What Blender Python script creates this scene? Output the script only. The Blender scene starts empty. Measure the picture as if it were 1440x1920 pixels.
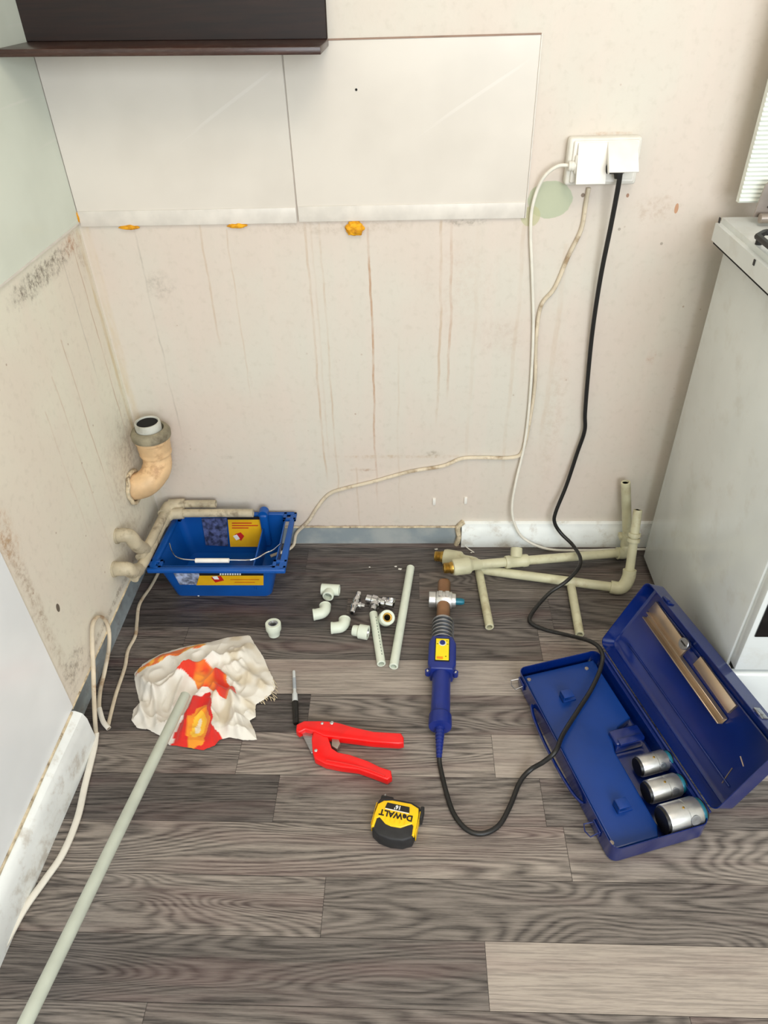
import bpy, bmesh, math, random
from mathutils import Vector, Matrix, Euler, noise
PI = math.pi
random.seed(7)
scn = bpy.context.scene
C = scn.collection

# ------------------------------------------------------------------ camera, light, exposure
FOC = 1341.0
CAM = Vector((0.6826, -1.5002, 1.2758))
ROT = Euler((0.9102, 0.0252, 0.0304), 'XYZ')
cd = bpy.data.cameras.new('camera')
cam = bpy.data.objects.new('camera', cd)
C.objects.link(cam)
cam.location = CAM
cam.rotation_euler = ROT
cd.sensor_fit = 'VERTICAL'
cd.sensor_height = 36.0
cd.sensor_width = 27.0
cd.lens = FOC / 1920.0 * 36.0
cd.clip_start = 0.01
scn.camera = cam
scn.view_settings.view_transform = 'Standard'
scn.view_settings.look = 'None'
scn.view_settings.gamma = 1.0
scn.view_settings.use_curve_mapping = False
scn.view_settings.exposure = 0.10

w = bpy.data.worlds.new('sky'); scn.world = w
w.use_nodes = True
w.node_tree.nodes['Background'].inputs[0].default_value = (0.75, 0.86, 1.0, 1)
w.node_tree.nodes['Background'].inputs[1].default_value = 1.0

def area(name, loc, target, sx, sy, power, col):
    l = bpy.data.lights.new(name, 'AREA')
    l.shape = 'RECTANGLE'; l.size = sx; l.size_y = sy; l.energy = power; l.color = col
    o = bpy.data.objects.new(name, l); C.objects.link(o)
    o.location = loc
    o.rotation_euler = (Vector(target) - Vector(loc)).to_track_quat('-Z', 'Y').to_euler()
    return o
area('window_daylight', (1.55, -3.28, 1.55), (0.9, 0, 0.70), 1.6, 1.3, 62, (0.88, 0.95, 1.0))
area('ceiling_lamp', (1.0, -1.5, 2.50), (0.95, -1.2, 0), 0.9, 0.9, 15, (1.0, 0.86, 0.72))

# ------------------------------------------------------------------ camera maths (photo pixel -> point on a real plane)
RM = ROT.to_matrix()
def at(u, v, z=None, y=None, x=None, n=None, p=None):
    d = RM @ Vector(((u - 720) / FOC, -(v - 960) / FOC, -1))
    if z is not None: t = (z - CAM.z) / d.z
    elif y is not None: t = (y - CAM.y) / d.y
    elif x is not None: t = (x - CAM.x) / d.x
    else: t = (p - CAM).dot(n) / d.dot(n)
    return CAM + d * t

# ------------------------------------------------------------------ materials
def newmat(name):
    m = bpy.data.materials.new(name); m.use_nodes = True
    return m, m.node_tree, m.node_tree.nodes['Principled BSDF']
def lin(c):
    f = lambda a: a / 12.92 if a <= 0.04045 else ((a + 0.055) / 1.055) ** 2.4
    return (f(c[0] / 255), f(c[1] / 255), f(c[2] / 255), 1)
class NB:
    """small node-graph writer"""
    def __init__(s, nt): s.nt = nt; s.n = nt.nodes; s.l = nt.links
    def put(s, node, i, v):
        if v is None: return
        if hasattr(v, 'is_output') or isinstance(v, bpy.types.NodeSocket): s.l.new(v, node.inputs[i])
        else: node.inputs[i].default_value = v
    def m(s, op, a, b=None, c=None, clamp=False):
        n = s.n.new('ShaderNodeMath'); n.operation = op; n.use_clamp = clamp
        s.put(n, 0, a); s.put(n, 1, b); s.put(n, 2, c); return n.outputs[0]
    def coord(s):
        return s.n.new('ShaderNodeTexCoord').outputs['Object']
    def sep(s, v):
        n = s.n.new('ShaderNodeSeparateXYZ'); s.l.new(v, n.inputs[0]); return n.outputs
    def comb(s, x, y, z):
        n = s.n.new('ShaderNodeCombineXYZ'); s.put(n, 0, x); s.put(n, 1, y); s.put(n, 2, z); return n.outputs[0]
    def scale(s, v, k):
        n = s.n.new('ShaderNodeVectorMath'); n.operation = 'MULTIPLY'; s.l.new(v, n.inputs[0]); n.inputs[1].default_value = k; return n.outputs[0]
    def noise(s, v, sc=5, det=3, rough=0.5, dist=0):
        n = s.n.new('ShaderNodeTexNoise'); s.l.new(v, n.inputs['Vector'])
        n.inputs['Scale'].default_value = sc; n.inputs['Detail'].default_value = det
        n.inputs['Roughness'].default_value = rough; n.inputs['Distortion'].default_value = dist
        return n.outputs['Fac']
    def ramp(s, v, a, b, lo=0.0, hi=1.0):
        n = s.n.new('ShaderNodeMapRange'); n.clamp = True; n.interpolation_type = 'SMOOTHSTEP'
        s.put(n, 0, v); s.put(n, 1, a); s.put(n, 2, b); s.put(n, 3, lo); s.put(n, 4, hi); return n.outputs[0]
    def mix(s, f, a, b, mode='MIX'):
        n = s.n.new('ShaderNodeMix'); n.data_type = 'RGBA'; n.blend_type = mode
        s.put(n, 0, f); s.put(n, 6, a); s.put(n, 7, b); return n.outputs[2]
    def bump(s, h, strength=0.3, dist=0.002):
        n = s.n.new('ShaderNodeBump'); n.inputs['Strength'].default_value = strength
        n.inputs['Distance'].default_value = dist; s.l.new(h, n.inputs['Height']); return n.outputs[0]

def mat(name, rgb, rough=0.5, metal=0.0, var=0.06, vs=30, bump=0.0, dirt=None, dirt_amt=0.0, coat=0.0, stretch=(1, 1, 1), dscale=18):
    m, nt, b = newmat(name); g = NB(nt); co = g.coord()
    if stretch != (1, 1, 1): co = g.scale(co, stretch)
    base = lin(rgb)
    n = g.noise(co, vs, 4)
    dk = tuple(c * (1 - var * 2.5) for c in base[:3]) + (1,)
    lt = tuple(min(1, c * (1 + var * 2.5)) for c in base[:3]) + (1,)
    col = g.mix(g.ramp(n, 0.25, 0.75), dk, lt)
    if dirt:
        d = g.noise(g.scale(co, (1, 1, 1.0)), dscale, 6, 0.65)
        col = g.mix(g.m('MULTIPLY', g.ramp(d, 0.5, 0.7), dirt_amt), col, lin(dirt))
    nt.links.new(col, b.inputs['Base Color'])
    b.inputs['Roughness'].default_value = rough; b.inputs['Metallic'].default_value = metal
    b.inputs['Coat Weight'].default_value = coat; b.inputs['Coat Roughness'].default_value = 0.12
    if bump: nt.links.new(g.bump(n, bump, 0.001), b.inputs['Normal'])
    return m

def wall_base(name, tint, drips, blobs, band=None, rough=0.55, axis='x'):
    """painted wall: mottled cream paint, rust drips, stains, bare band along the floor"""
    m, nt, b = newmat(name); g = NB(nt); co = g.coord(); x, y, z = g.sep(co)
    h = x if axis == 'x' else y
    big = g.noise(co, 3.0, 3, 0.55); fine = g.noise(co, 60, 4, 0.6)
    streak = g.noise(g.scale(co, (22, 22, 1.2)), 1.0, 4, 0.6)
    col = g.mix(g.ramp(big, 0.35, 0.65), lin(tint[0]), lin(tint[1]))
    col = g.mix(g.ramp(streak, 0.42, 0.68, 0, 0.30), col, lin(tint[2]))
    col = g.mix(g.ramp(fine, 0.50, 0.75, 0, 0.16), col, lin((170, 160, 140)))
    wob = g.m('MULTIPLY', g.m('SUBTRACT', g.noise(g.scale(co, (1, 1, 7)), 1.0, 3), 0.5), 0.022)
    hw = g.m('ADD', h, wob)
    dash = g.noise(g.scale(co, (30, 30, 9)), 1.0, 4, 0.7)
    for (xc, z0, z1, wd, c, a) in drips:
        d = g.m('ABSOLUTE', g.m('SUBTRACT', hw, xc))
        k = g.ramp(d, wd * 0.35, wd, 1, 0)
        k = g.m('MULTIPLY', k, g.ramp(z, z0, z0 + 0.12))
        k = g.m('MULTIPLY', k, g.ramp(z, z1, z1 + 0.006, 1, 0))
        k = g.m('MULTIPLY', k, g.ramp(dash, 0.38, 0.66, 0.22, 1.0))
        col = g.mix(g.m('MULTIPLY', k, a), col, lin(c))
    dash2 = g.noise(co, 75, 5, 0.75)
    for (xc, zc, rx, rz, c, a, sc) in blobs:
        e = g.m('ADD', g.m('POWER', g.m('DIVIDE', g.m('SUBTRACT', h, xc), rx), 2), g.m('POWER', g.m('DIVIDE', g.m('SUBTRACT', z, zc), rz), 2))
        if sc > 0:
            nn = g.noise(co, sc, 5, 0.65)
            e = g.m('ADD', e, g.m('MULTIPLY', g.m('SUBTRACT', nn, 0.5), 3.2))
            k = g.m('MULTIPLY', g.ramp(e, -0.6, 1.3, 1, 0), g.ramp(dash2, 0.40, 0.66, 0.1, 1))
        else:
            nn = g.noise(co, 60, 2, 0.5)
            e = g.m('ADD', e, g.m('MULTIPLY', g.m('SUBTRACT', nn, 0.5), 0.35))
            k = g.ramp(e, 0.9, 1.0, 1, 0)
        col = g.mix(g.m('MULTIPLY', k, a), col, lin(c))
    # specks
    vor = nt.nodes.new('ShaderNodeTexVoronoi'); vor.inputs['Scale'].default_value = 26; nt.links.new(co, vor.inputs['Vector'])
    sp = g.ramp(vor.outputs['Distance'], 0.035, 0.075, 1, 0)
    sp = g.m('MULTIPLY', sp, g.ramp(g.noise(co, 9, 2), 0.50, 0.62))
    col = g.mix(g.m('MULTIPLY', sp, 0.55), col, lin((150, 110, 80)))
    if band:
        edge = g.m('ADD', z, g.m('MULTIPLY', g.m('SUBTRACT', g.noise(co, 45, 4, 0.7), 0.5), 0.014))
        k = g.ramp(edge, band, band + 0.002, 1, 0)
        kb = g.m('MULTIPLY', g.ramp(edge, band - 0.002, band + 0.001), g.ramp(edge, band + 0.004, band + 0.010, 1, 0))
        col = g.mix(g.m('MULTIPLY', kb, 0.7), col, lin((140, 112, 84)))
        gr = g.mix(g.ramp(g.noise(co, 14, 4), 0.35, 0.65), lin((142, 152, 156)), lin((168, 172, 170)))
        col = g.mix(k, col, gr)
    nt.links.new(col, b.inputs['Base Color'])
    b.inputs['Roughness'].default_value = rough
    bb = g.m('ADD', g.m('MULTIPLY', fine, 0.5), big)
    nt.links.new(g.bump(bb, 0.25, 0.003), b.inputs['Normal'])
    return m

RUST = (178, 132, 92); PALE = (196, 172, 146); GREY = (158, 150, 138)
X = lambda u: (u - 147) / 920.0
back_drips = [(X(573), 0.18, 0.85, 0.0035, PALE, .8), (X(600), 0.10, 0.85, 0.003, PALE, .6), (X(584), 0.25, 0.85, 0.003, PALE, .3),
              (X(692), 0.12, 0.84, 0.0035, RUST, .8), (X(830), 0.35, 0.85, 0.004, PALE, .75), (X(850), 0.42, 0.85, 0.004, RUST, .55),
              (X(250), 0.30, 0.85, 0.0025, GREY, .45), (X(375), 0.55, 0.85, 0.003, PALE, .6), (X(424), 0.42, 0.84, 0.0022, PALE, .5),
              (X(745), 0.0, 0.60, 0.003, PALE, .25), (X(900), 0.0, 0.84, 0.006, PALE, .16), (X(985), 0.2, 0.84, 0.006, PALE, .3),
              (X(645), 0.0, 0.25, 0.003, PALE, .4), (0.012, 0.1, 0.85, 0.012, (206, 186, 150), .6), (1.0, 0.3, 0.80, 0.008, PALE, .35)]
back_blobs = [(0.140, 0.725, 0.035, 0.035, (128, 118, 106), .45, 40), (0.955, 0.888, 0.045, 0.036, (178, 186, 156), .85, 0),
              (0.92, 0.858, 0.020, 0.02, (188, 186, 140), .7, 0), (0.05, 0.30, 0.06, 0.10, (150, 132, 112), .35, 30),
              (1.165, 0.868, 0.05, 0.03, (170, 140, 112), .45, 60), (1.205, 0.868, 0.004, 0.010, (190, 130, 84), .8, 0),
              (1.018, 0.896, 0.004, 0.004, (110, 84, 60), .8, 0), (1.105, 0.894, 0.003, 0.004, (150, 96, 60), .8, 0),
              (0.95, 1.035, 0.008, 0.003, (150, 110, 70), .0, 0), (1.055, 1.004, 0.05, 0.004, (184, 140, 96), .7, 60),
              (0.875, 0.60, 0.06, 0.05, (186, 160, 144), .35, 28), (0.79, 0.72, 0.10, 0.10, (196, 168, 150), .25, 20),
              (0.53, 0.845, 0.2, 0.018, (150, 128, 104), .35, 50), (0.79, 0.848, 0.06, 0.008, (110, 100, 84), .7, 60),
              (1.02, 0.40, 0.03, 0.25, (196, 176, 156), .5, 14), (0.66, 0.285, 0.20, 0.006, (186, 156, 120), .7, 22),
              (0.555, 0.245, 0.035, 0.005, (160, 116, 74), .75, 30), (0.735, 0.292, 0.02, 0.012, (140, 126, 104), .7, 50),
              (0.215, 0.285, 0.02, 0.006, (120, 100, 80), .5, 60), (1.22, 0.55, 0.012, 0.02, (176, 120, 76), .5, 40),
              (1.10, 0.83, 0.003, 0.003, (120, 106, 90), .5, 0), (1.19, 0.80, 0.003, 0.003, (120, 106, 90), .5, 0)]
M_WALLB = wall_base('back_wall_paint', [(214, 208, 195), (216, 203, 190), (222, 206, 194)], back_drips, back_blobs, band=0.056)
left_drips = [(-0.055, 0.25, 0.83, 0.003, PALE, .8), (-0.115, 0.52, 0.82, 0.003, GREY, .5), (-0.215, 0.16, 0.70, 0.003, PALE, .6),
              (-0.29, 0.12, 0.66, 0.0035, RUST, .35), (-0.355, 0.30, 0.62, 0.003, RUST, .3), (-0.016, 0.1, 0.85, 0.010, (208, 188, 144), .65)]
left_blobs = [(-0.06, 0.835, 0.05, 0.022, (178, 120, 74), 1.0, 50), (-0.16, 0.828, 0.10, 0.026, (90, 70, 50), 1.0, 60),
              (-0.26, 0.826, 0.09, 0.026, (80, 66, 50), 1.0, 60), (-0.03, 0.80, 0.02, 0.03, (150, 112, 76), .6, 60),
              (-0.60, 0.42, 0.02, 0.35, (150, 120, 88), .7, 35), (-0.57, 0.16, 0.06, 0.035, (96, 74, 54), .75, 50),
              (-0.60, 0.52, 0.04, 0.08, (190, 148, 104), .7, 30), (-0.13, 0.32, 0.09, 0.13, (160, 138, 118), .5, 24),
              (-0.05, 0.36, 0.07, 0.13, (140, 124, 106), .45, 24), (-0.30, 0.122, 0.35, 0.010, (110, 86, 60), .8, 45),
              (-0.545, 0.30, 0.006, 0.01, (80, 66, 50), .9, 0), (-0.20, 0.18, 0.12, 0.06, (170, 150, 130), .5, 20)]
M_WALLL = wall_base('left_wall_paint', [(232, 228, 210), (230, 220, 204), (234, 222, 206)], left_drips, left_blobs, axis='y')
M_BARE = mat('bare_plaster', (150, 158, 160), 0.8, var=0.10, vs=20, bump=0.4, dirt=(120, 104, 86), dirt_amt=0.5, dscale=30)
M_WALLP = mat('plain_wall_paint', (214, 212, 206), 0.7, var=0.03, vs=4)
M_CEIL = mat('ceiling_paint', (232, 230, 225), 0.8, var=0.02, vs=4)
M_SKIRT = mat('skirting_white', (240, 243, 240), 0.35, var=0.03, vs=12, dirt=(160, 138, 108), dirt_amt=0.45, dscale=22)
M_CAULK = mat('mouldy_caulk', (206, 190, 160), 0.7, var=0.1, vs=60, dirt=(96, 72, 50), dirt_amt=0.9, dscale=50)

def panel_mat(name, rgb, rough, scratches=True):
    m, nt, b = newmat(name); g = NB(nt); co = g.coord()
    col = g.mix(g.ramp(g.noise(co, 5, 3), 0.35, 0.65), lin(rgb), lin(tuple(c - 8 for c in rgb)))
    if scratches:
        px_, py_, pz_ = g.sep(co)
        s1 = g.m('ADD', g.m('MULTIPLY', px_, .87), g.m('MULTIPLY', pz_, .5)); s2 = g.m('SUBTRACT', g.m('MULTIPLY', pz_, .87), g.m('MULTIPLY', px_, .5))
        s = g.m('MULTIPLY', g.ramp(g.noise(g.comb(g.m('MULTIPLY', s1, 2.0), py_, g.m('MULTIPLY', s2, 70)), 1.0, 2, 0.5), 0.66, 0.72), 0.22)
        col = g.mix(s, col, lin((240, 234, 228)))
        k = g.m('MULTIPLY', g.ramp(g.noise(g.scale(co, (6, 6, 80)), 1.0, 2), 0.70, 0.74), g.ramp(g.noise(co, 4, 2), 0.5, 0.6))
        col = g.mix(g.m('MULTIPLY', k, 0.3), col, lin((190, 172, 150)))
    nt.links.new(col, b.inputs['Base Color']); b.inputs['Roughness'].default_value = rough
    return m
M_PAN = panel_mat('splashback_laminate', (222, 214, 203), 0.30)
M_PANG = panel_mat('pale_green_laminate', (222, 228, 214), 0.22)
M_PANW = panel_mat('white_gloss_board', (246, 248, 248), 0.22, False)
M_EDGE = mat('white_edging', (220, 213, 203), 0.4, var=0.03)
M_SEAM = mat('dark_seam', (70, 62, 58), 0.8)
M_DARK = mat('wenge_laminate', (30, 13, 7), 0.55, var=0.18, vs=3, stretch=(3, 3, 60))
M_DARK2 = mat('wenge_edge', (60, 36, 28), 0.32, var=0.12, vs=3, stretch=(3, 3, 60), dirt=(130, 120, 110), dirt_amt=0.25)
M_FOAM = mat('orange_foam', (240, 160, 20), 0.75, var=0.15, vs=90, bump=0.8)

def floor_material():
    m, nt, b = newmat('grey_oak_laminate'); g = NB(nt); co = g.coord(); x, y, z = g.sep(co)
    at_ = nt.nodes.new('ShaderNodeAttribute'); at_.attribute_name = 'plank'
    tone, seed, loops = g.sep(at_.outputs['Vector'])
    sx = g.m('MULTIPLY', seed, 37.3)
    cs = g.comb(g.m('MULTIPLY', x, 1.15), g.m('MULTIPLY', y, 9.0), sx)
    f1 = g.noise(cs, 1.0, 1.8, 0.35, 0.5)
    wig = g.noise(g.comb(g.m('MULTIPLY', x, 24), g.m('MULTIPLY', y, 80), sx), 1.0, 3, 0.6)
    ph = g.m('ADD', g.m('MULTIPLY', f1, g.m('ADD', 30.0, g.m('MULTIPLY', loops, 260.0))), g.m('MULTIPLY', wig, 2.2))
    ring = g.m('MULTIPLY_ADD', g.m('SINE', ph), 0.5, 0.5)
    ring = g.m('POWER', ring, 0.8)
    fib = g.noise(g.comb(g.m('MULTIPLY', x, 10), g.m('MULTIPLY', y, 300), sx), 1.0, 4, 0.75)
    fib = g.ramp(fib, 0.36, 0.62)
    blotch = g.noise(g.comb(g.m('MULTIPLY', x, 4), g.m('MULTIPLY', y, 14), sx), 1.0, 3, 0.55)
    amt = g.ramp(g.m('MULTIPLY', loops, 1.0), 0.0, 1.0, 0.10, 0.50)
    # grain value 0..1
    gv = g.m('ADD', g.m('MULTIPLY', ring, amt), g.m('MULTIPLY', fib, g.m('SUBTRACT', 0.94, amt)))
    gv = g.m('ADD', gv, g.m('MULTIPLY', g.m('SUBTRACT', blotch, 0.5), 0.55), None, True)
    dark = g.mix(tone, lin((24, 21, 21)), lin((84, 77, 73)))
    light = g.mix(tone, lin((88, 82, 80)), lin((196, 183, 170)))
    calm = g.m('MULTIPLY', g.ramp(tone, 0.75, 0.95), 0.62)
    gv2 = g.m('ADD', g.m('MULTIPLY', gv, g.m('SUBTRACT', 1.0, calm)), g.m('MULTIPLY', calm, 0.62))
    col = g.mix(gv2, dark, light)
    hue = g.noise(g.comb(g.m('MULTIPLY', x, 2.2), g.m('MULTIPLY', y, 20), sx), 1.0, 3)
    col = g.mix(g.ramp(hue, 0.48, 0.72, 0, 0.32), col, lin((112, 84, 82)))
    nt.links.new(col, b.inputs['Base Color'])
    nt.links.new(g.m('MULTIPLY_ADD', gv, -0.10, 0.46), b.inputs['Roughness'])
    nt.links.new(g.bump(gv, 0.22, 0.0006), b.inputs['Normal'])
    b.inputs['Specular IOR Level'].default_value = 0.45
    return m
M_FLOOR = floor_material()

M_PPR = mat('pale_green_plastic', (220, 227, 210), 0.42, var=0.03, vs=20)
M_PPRW = mat('grey_green_plastic', (188, 193, 178), 0.40, var=0.03, vs=20)
M_OLD = mat('aged_cream_plastic', (200, 196, 164), 0.45, var=0.06, vs=14, dirt=(150, 128, 88), dirt_amt=0.45, dscale=22)
M_GRIME = mat('grimy_cream_plastic', (190, 178, 152), 0.6, var=0.1, vs=18, bump=0.2, dirt=(104, 88, 68), dirt_amt=0.7, dscale=24)
M_DRAIN = mat('stained_peach_plastic', (226, 190, 144), 0.5, var=0.08, vs=18, dirt=(150, 98, 58), dirt_amt=0.6, dscale=20)
M_DRAINC = mat('grimy_grey_collar', (138, 130, 108), 0.7, var=0.15, vs=30, dirt=(84, 70, 52), dirt_amt=0.7)
M_WPLAS = mat('white_plastic', (236, 232, 224), 0.35, var=0.02)
M_WPLAS2 = mat('soft_white_plastic', (228, 224, 214), 0.45, var=0.03)
M_BLKPL = mat('black_plastic', (18, 17, 16), 0.4, var=0.05)
M_SHADE = mat('hole_shade', (10, 9, 8), 0.9)  # near-black colour painted in for the shade inside holes and gaps
M_CORDW = mat('white_cord', (232, 227, 214), 0.5, var=0.03)
M_CORDB = mat('black_cord_rubber', (24, 23, 22), 0.42, var=0.1, vs=200, bump=0.3)
M_CORDS = mat('stained_cream_cable', (206, 192, 168), 0.6, var=0.06, vs=20, dirt=(150, 108, 62), dirt_amt=0.75, dscale=26)
M_CABLEP = mat('painted_over_cable', (214, 200, 176), 0.6, var=0.05, vs=20, dirt=(140, 110, 72), dirt_amt=0.85, dscale=24)
M_BLUE = mat('tray_blue_plastic', (4, 78, 158), 0.38, var=0.05, vs=10)
M_NAVY = mat('blue_painted_steel', (3, 30, 96), 0.24, var=0.06, vs=8, coat=0.5)
M_NAVYI = mat('blue_insert_plastic', (8, 52, 122), 0.34, var=0.05, vs=8)
M_YEL = mat('yellow_print', (232, 178, 22), 0.45, var=0.03)
M_YELL = mat('bright_yellow_label', (250, 226, 20), 0.4, var=0.02)
M_YTAPE = mat('yellow_abs', (252, 200, 8), 0.35, var=0.03)
M_RUBB = mat('black_rubber', (34, 34, 36), 0.6, var=0.1, vs=60)
M_RED = mat('red_enamel', (238, 8, 10), 0.32, var=0.03, coat=0.3)
M_REDP = mat('red_print', (190, 30, 26), 0.5)
M_STEEL = mat('brushed_steel', (178, 180, 184), 0.30, 1.0, var=0.06, vs=6, stretch=(3, 60, 60))
M_CHROME = mat('chrome', (214, 214, 216), 0.10, 1.0, var=0.02)
M_ALU = mat('cast_aluminium', (206, 206, 204), 0.34, 0.9, var=0.05, vs=40)
M_BRONZE = mat('heated_bronze_plate', (148, 112, 84), 0.38, 0.75, var=0.12, vs=14)
M_STAND = mat('nickel_strip', (190, 170, 148), 0.28, 0.85, var=0.10, vs=6)
M_BRASS = mat('brass', (176, 142, 70), 0.35, 0.9, var=0.1, vs=60)
M_TEAL = mat('teal_nonstick', (22, 104, 124), 0.35, 0.2)
M_WBLUE = mat('welder_blue_plastic', (20, 40, 120), 0.36, var=0.04)
M_STOVE = mat('stove_enamel', (222, 226, 224), 0.20, var=0.02, vs=5, dirt=(168, 150, 120), dirt_amt=0.15, dscale=14)
M_RIB = mat('ribbed_white_lid', (230, 234, 226), 0.35, var=0.02)
M_GLASSB = mat('black_oven_glass', (8, 8, 9), 0.08, var=0.0)
M_IRON = mat('cast_iron', (26, 24, 24), 0.5, var=0.1, vs=50)
M_GREYM = mat('hinge_metal', (172, 160, 150), 0.38, 0.8, var=0.08, vs=20)
M_CLIP = mat('grey_photo_print', (120, 124, 150), 0.5, var=0.3, vs=60)
M_WPRINT = mat('white_print', (235, 235, 232), 0.5)
M_BLKPRINT = mat('black_print', (24, 20, 18), 0.5)
M_GREYPL = mat('marker_grey_plastic', (206, 210, 210), 0.4, var=0.02)

# ------------------------------------------------------------------ mesh collector
class MB:
    def __init__(s): s.v = []; s.f = []; s.sm = []
    def add(s, vs, fs, M=None, smooth=True):
        o = len(s.v)
        s.v += [(M @ Vector(p)) if M is not None else Vector(p) for p in vs]
        s.f += [tuple(i + o for i in f) for f in fs]; s.sm += [smooth] * len(fs)
        return s
    def bm(s, b, M=None, smooth=False):
        b.verts.ensure_lookup_table(); b.verts.index_update()
        s.add([v.co.copy() for v in b.verts], [[v.index for v in f.verts] for f in b.faces], M, smooth); b.free(); return s
    def box(s, lo, hi, M=None, bev=0.0, seg=2):
        b = bmesh.new(); bmesh.ops.create_cube(b, size=1)
        lo = Vector(lo); hi = Vector(hi); c = (lo + hi) / 2; d = hi - lo
        for v in b.verts: v.co = Vector((c.x + v.co.x * d.x, c.y + v.co.y * d.y, c.z + v.co.z * d.z))
        if bev > 0: bmesh.ops.bevel(b, geom=list(b.edges), offset=min(bev, min(abs(d.x), abs(d.y), abs(d.z)) * 0.45), segments=seg, affect='EDGES', profile=0.5)
        return s.bm(b, M, bev > 0 and seg > 1 and False)
    def lathe(s, prof, M=None, seg=28, closed=False, smooth=True):
        vs = []; fs = []; n = len(prof)
        for (r, z) in prof:
            for k in range(seg):
                a = 2 * PI * k / seg; vs.append((r * math.cos(a), r * math.sin(a), z))
        m = n if closed else n - 1
        for i in range(m):
            j = (i + 1) % n
            for k in range(seg):
                k2 = (k + 1) % seg
                fs.append((i * seg + k, i * seg + k2, j * seg + k2, j * seg + k))
        if not closed:
            if prof[0][0] > 1e-6: fs.append(tuple(range(seg - 1, -1, -1)))
            if prof[-1][0] > 1e-6: fs.append(tuple((n - 1) * seg + k for k in range(seg)))
        return s.add(vs, fs, M, smooth)
    def prism(s, pts, h, M=None, bev=0.0, seg=2, smooth=False):
        b = bmesh.new(); vb = [b.verts.new((p[0], p[1], 0)) for p in pts]
        f = b.faces.new(vb); b.normal_update()
        if f.normal.z > 0: bmesh.ops.reverse_faces(b, faces=[f])
        r = bmesh.ops.extrude_face_region(b, geom=[f])
        for e in r['geom']:
            if isinstance(e, bmesh.types.BMVert): e.co.z += h
        bmesh.ops.recalc_face_normals(b, faces=list(b.faces))
        if bev > 0:
            es = [e for e in b.edges if abs(e.verts[0].co.z - e.verts[1].co.z) < 1e-7]
            bmesh.ops.bevel(b, geom=es, offset=bev, segments=seg, affect='EDGES', profile=0.5)
        return s.bm(b, M, smooth)
    def tube(s, pts, r, seg=12, flat=1.0, caps=True, up=None):
        pts = [Vector(p) for p in pts]; n = len(pts); rs = r if isinstance(r, (list, tuple)) else [r] * n
        vs = []; fs = []; u = None
        for i, p in enumerate(pts):
            t = (pts[min(i + 1, n - 1)] - pts[max(i - 1, 0)]).normalized()
            if u is None:
                u = t.orthogonal().normalized() if up is None else (Vector(up) - t * Vector(up).dot(t)).normalized()
            else: u = (u - t * u.dot(t)).normalized()
            w_ = t.cross(u)
            for k in range(seg):
                a = 2 * PI * k / seg; vs.append(p + u * (math.cos(a) * rs[i] * flat) + w_ * (math.sin(a) * rs[i]))
        for i in range(n - 1):
            for k in range(seg):
                k2 = (k + 1) % seg; fs.append((i * seg + k, i * seg + k2, (i + 1) * seg + k2, (i + 1) * seg + k))
        if caps: fs.append(tuple(range(seg - 1, -1, -1))); fs.append(tuple((n - 1) * seg + k for k in range(seg)))
        return s.add(vs, fs, None, True)
    def build(s, name, material, parent=None, local=False):
        me = bpy.data.meshes.new(name)
        vs = s.v
        if parent is not None and not local:
            Wm = parent.matrix_basis.copy(); q = parent.parent
            while q is not None: Wm = q.matrix_basis @ Wm; q = q.parent
            inv = Wm.inverted(); vs = [inv @ v for v in vs]
        me.from_pydata([tuple(v) for v in vs], [], s.f)
        me.materials.append(material)
        me.polygons.foreach_set('use_smooth', s.sm)
        b = bmesh.new(); b.from_mesh(me); bmesh.ops.recalc_face_normals(b, faces=list(b.faces)); b.to_mesh(me); b.free()
        try: me.set_sharp_from_angle(angle=math.radians(38))
        except Exception: pass
        me.update()
        o = bpy.data.objects.new(name, me); C.objects.link(o)
        if parent is not None: o.parent = parent
        return o

def catmull(pts, n=8):
    pts = [Vector(p) for p in pts]; P = [pts[0] * 2 - pts[1]] + pts + [pts[-1] * 2 - pts[-2]]; out = []
    for i in range(1, len(P) - 2):
        a, b, c, d = P[i - 1:i + 3]
        for k in range(n):
            t = k / n
            out.append(0.5 * ((2 * b) + (c - a) * t + (2 * a - 5 * b + 4 * c - d) * t * t + (3 * b - a - 3 * c + d) * t ** 3))
    out.append(pts[-1]); return out
def frame(a, b):
    """matrix whose z axis runs from a to b, origin a"""
    a = Vector(a); b = Vector(b); q = (b - a).to_track_quat('Z', 'Y')
    return Matrix.Translation(a) @ q.to_matrix().to_4x4()
def hollow(mb, a, b, ro, ri, seg=26):
    L = (Vector(b) - Vector(a)).length
    c = 0.0008
    return mb.lathe([(ri, 0), (ro - c, 0), (ro, c), (ro, L - c), (ro - c, L), (ri, L)], frame(a, b), seg, closed=True)
def thing(name, label, cat, loc=(0, 0, 0), rz=0.0, group=None, M=None):
    o = bpy.data.objects.new(name, None); C.objects.link(o); o.empty_display_size = 0.03
    if M is not None:
        l, q, s_ = M.decompose(); o.location = l; o.rotation_euler = q.to_euler()
        o.matrix_basis = Matrix.Translation(l) @ q.to_euler().to_matrix().to_4x4()
    else:
        o.location = loc; o.rotation_euler = (0, 0, rz)
        o.matrix_basis = Matrix.Translation(Vector(loc)) @ Matrix.Rotation(rz, 4, 'Z')
    o['label'] = label; o['category'] = cat
    if group: o['group'] = group
    return o
def tag(o, label, cat, group=None):
    o['label'] = label; o['category'] = cat
    if group: o['group'] = group
    return o
def struct(name, mb, m):
    o = mb.build(name, m); o['kind'] = 'structure'; return o
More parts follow.
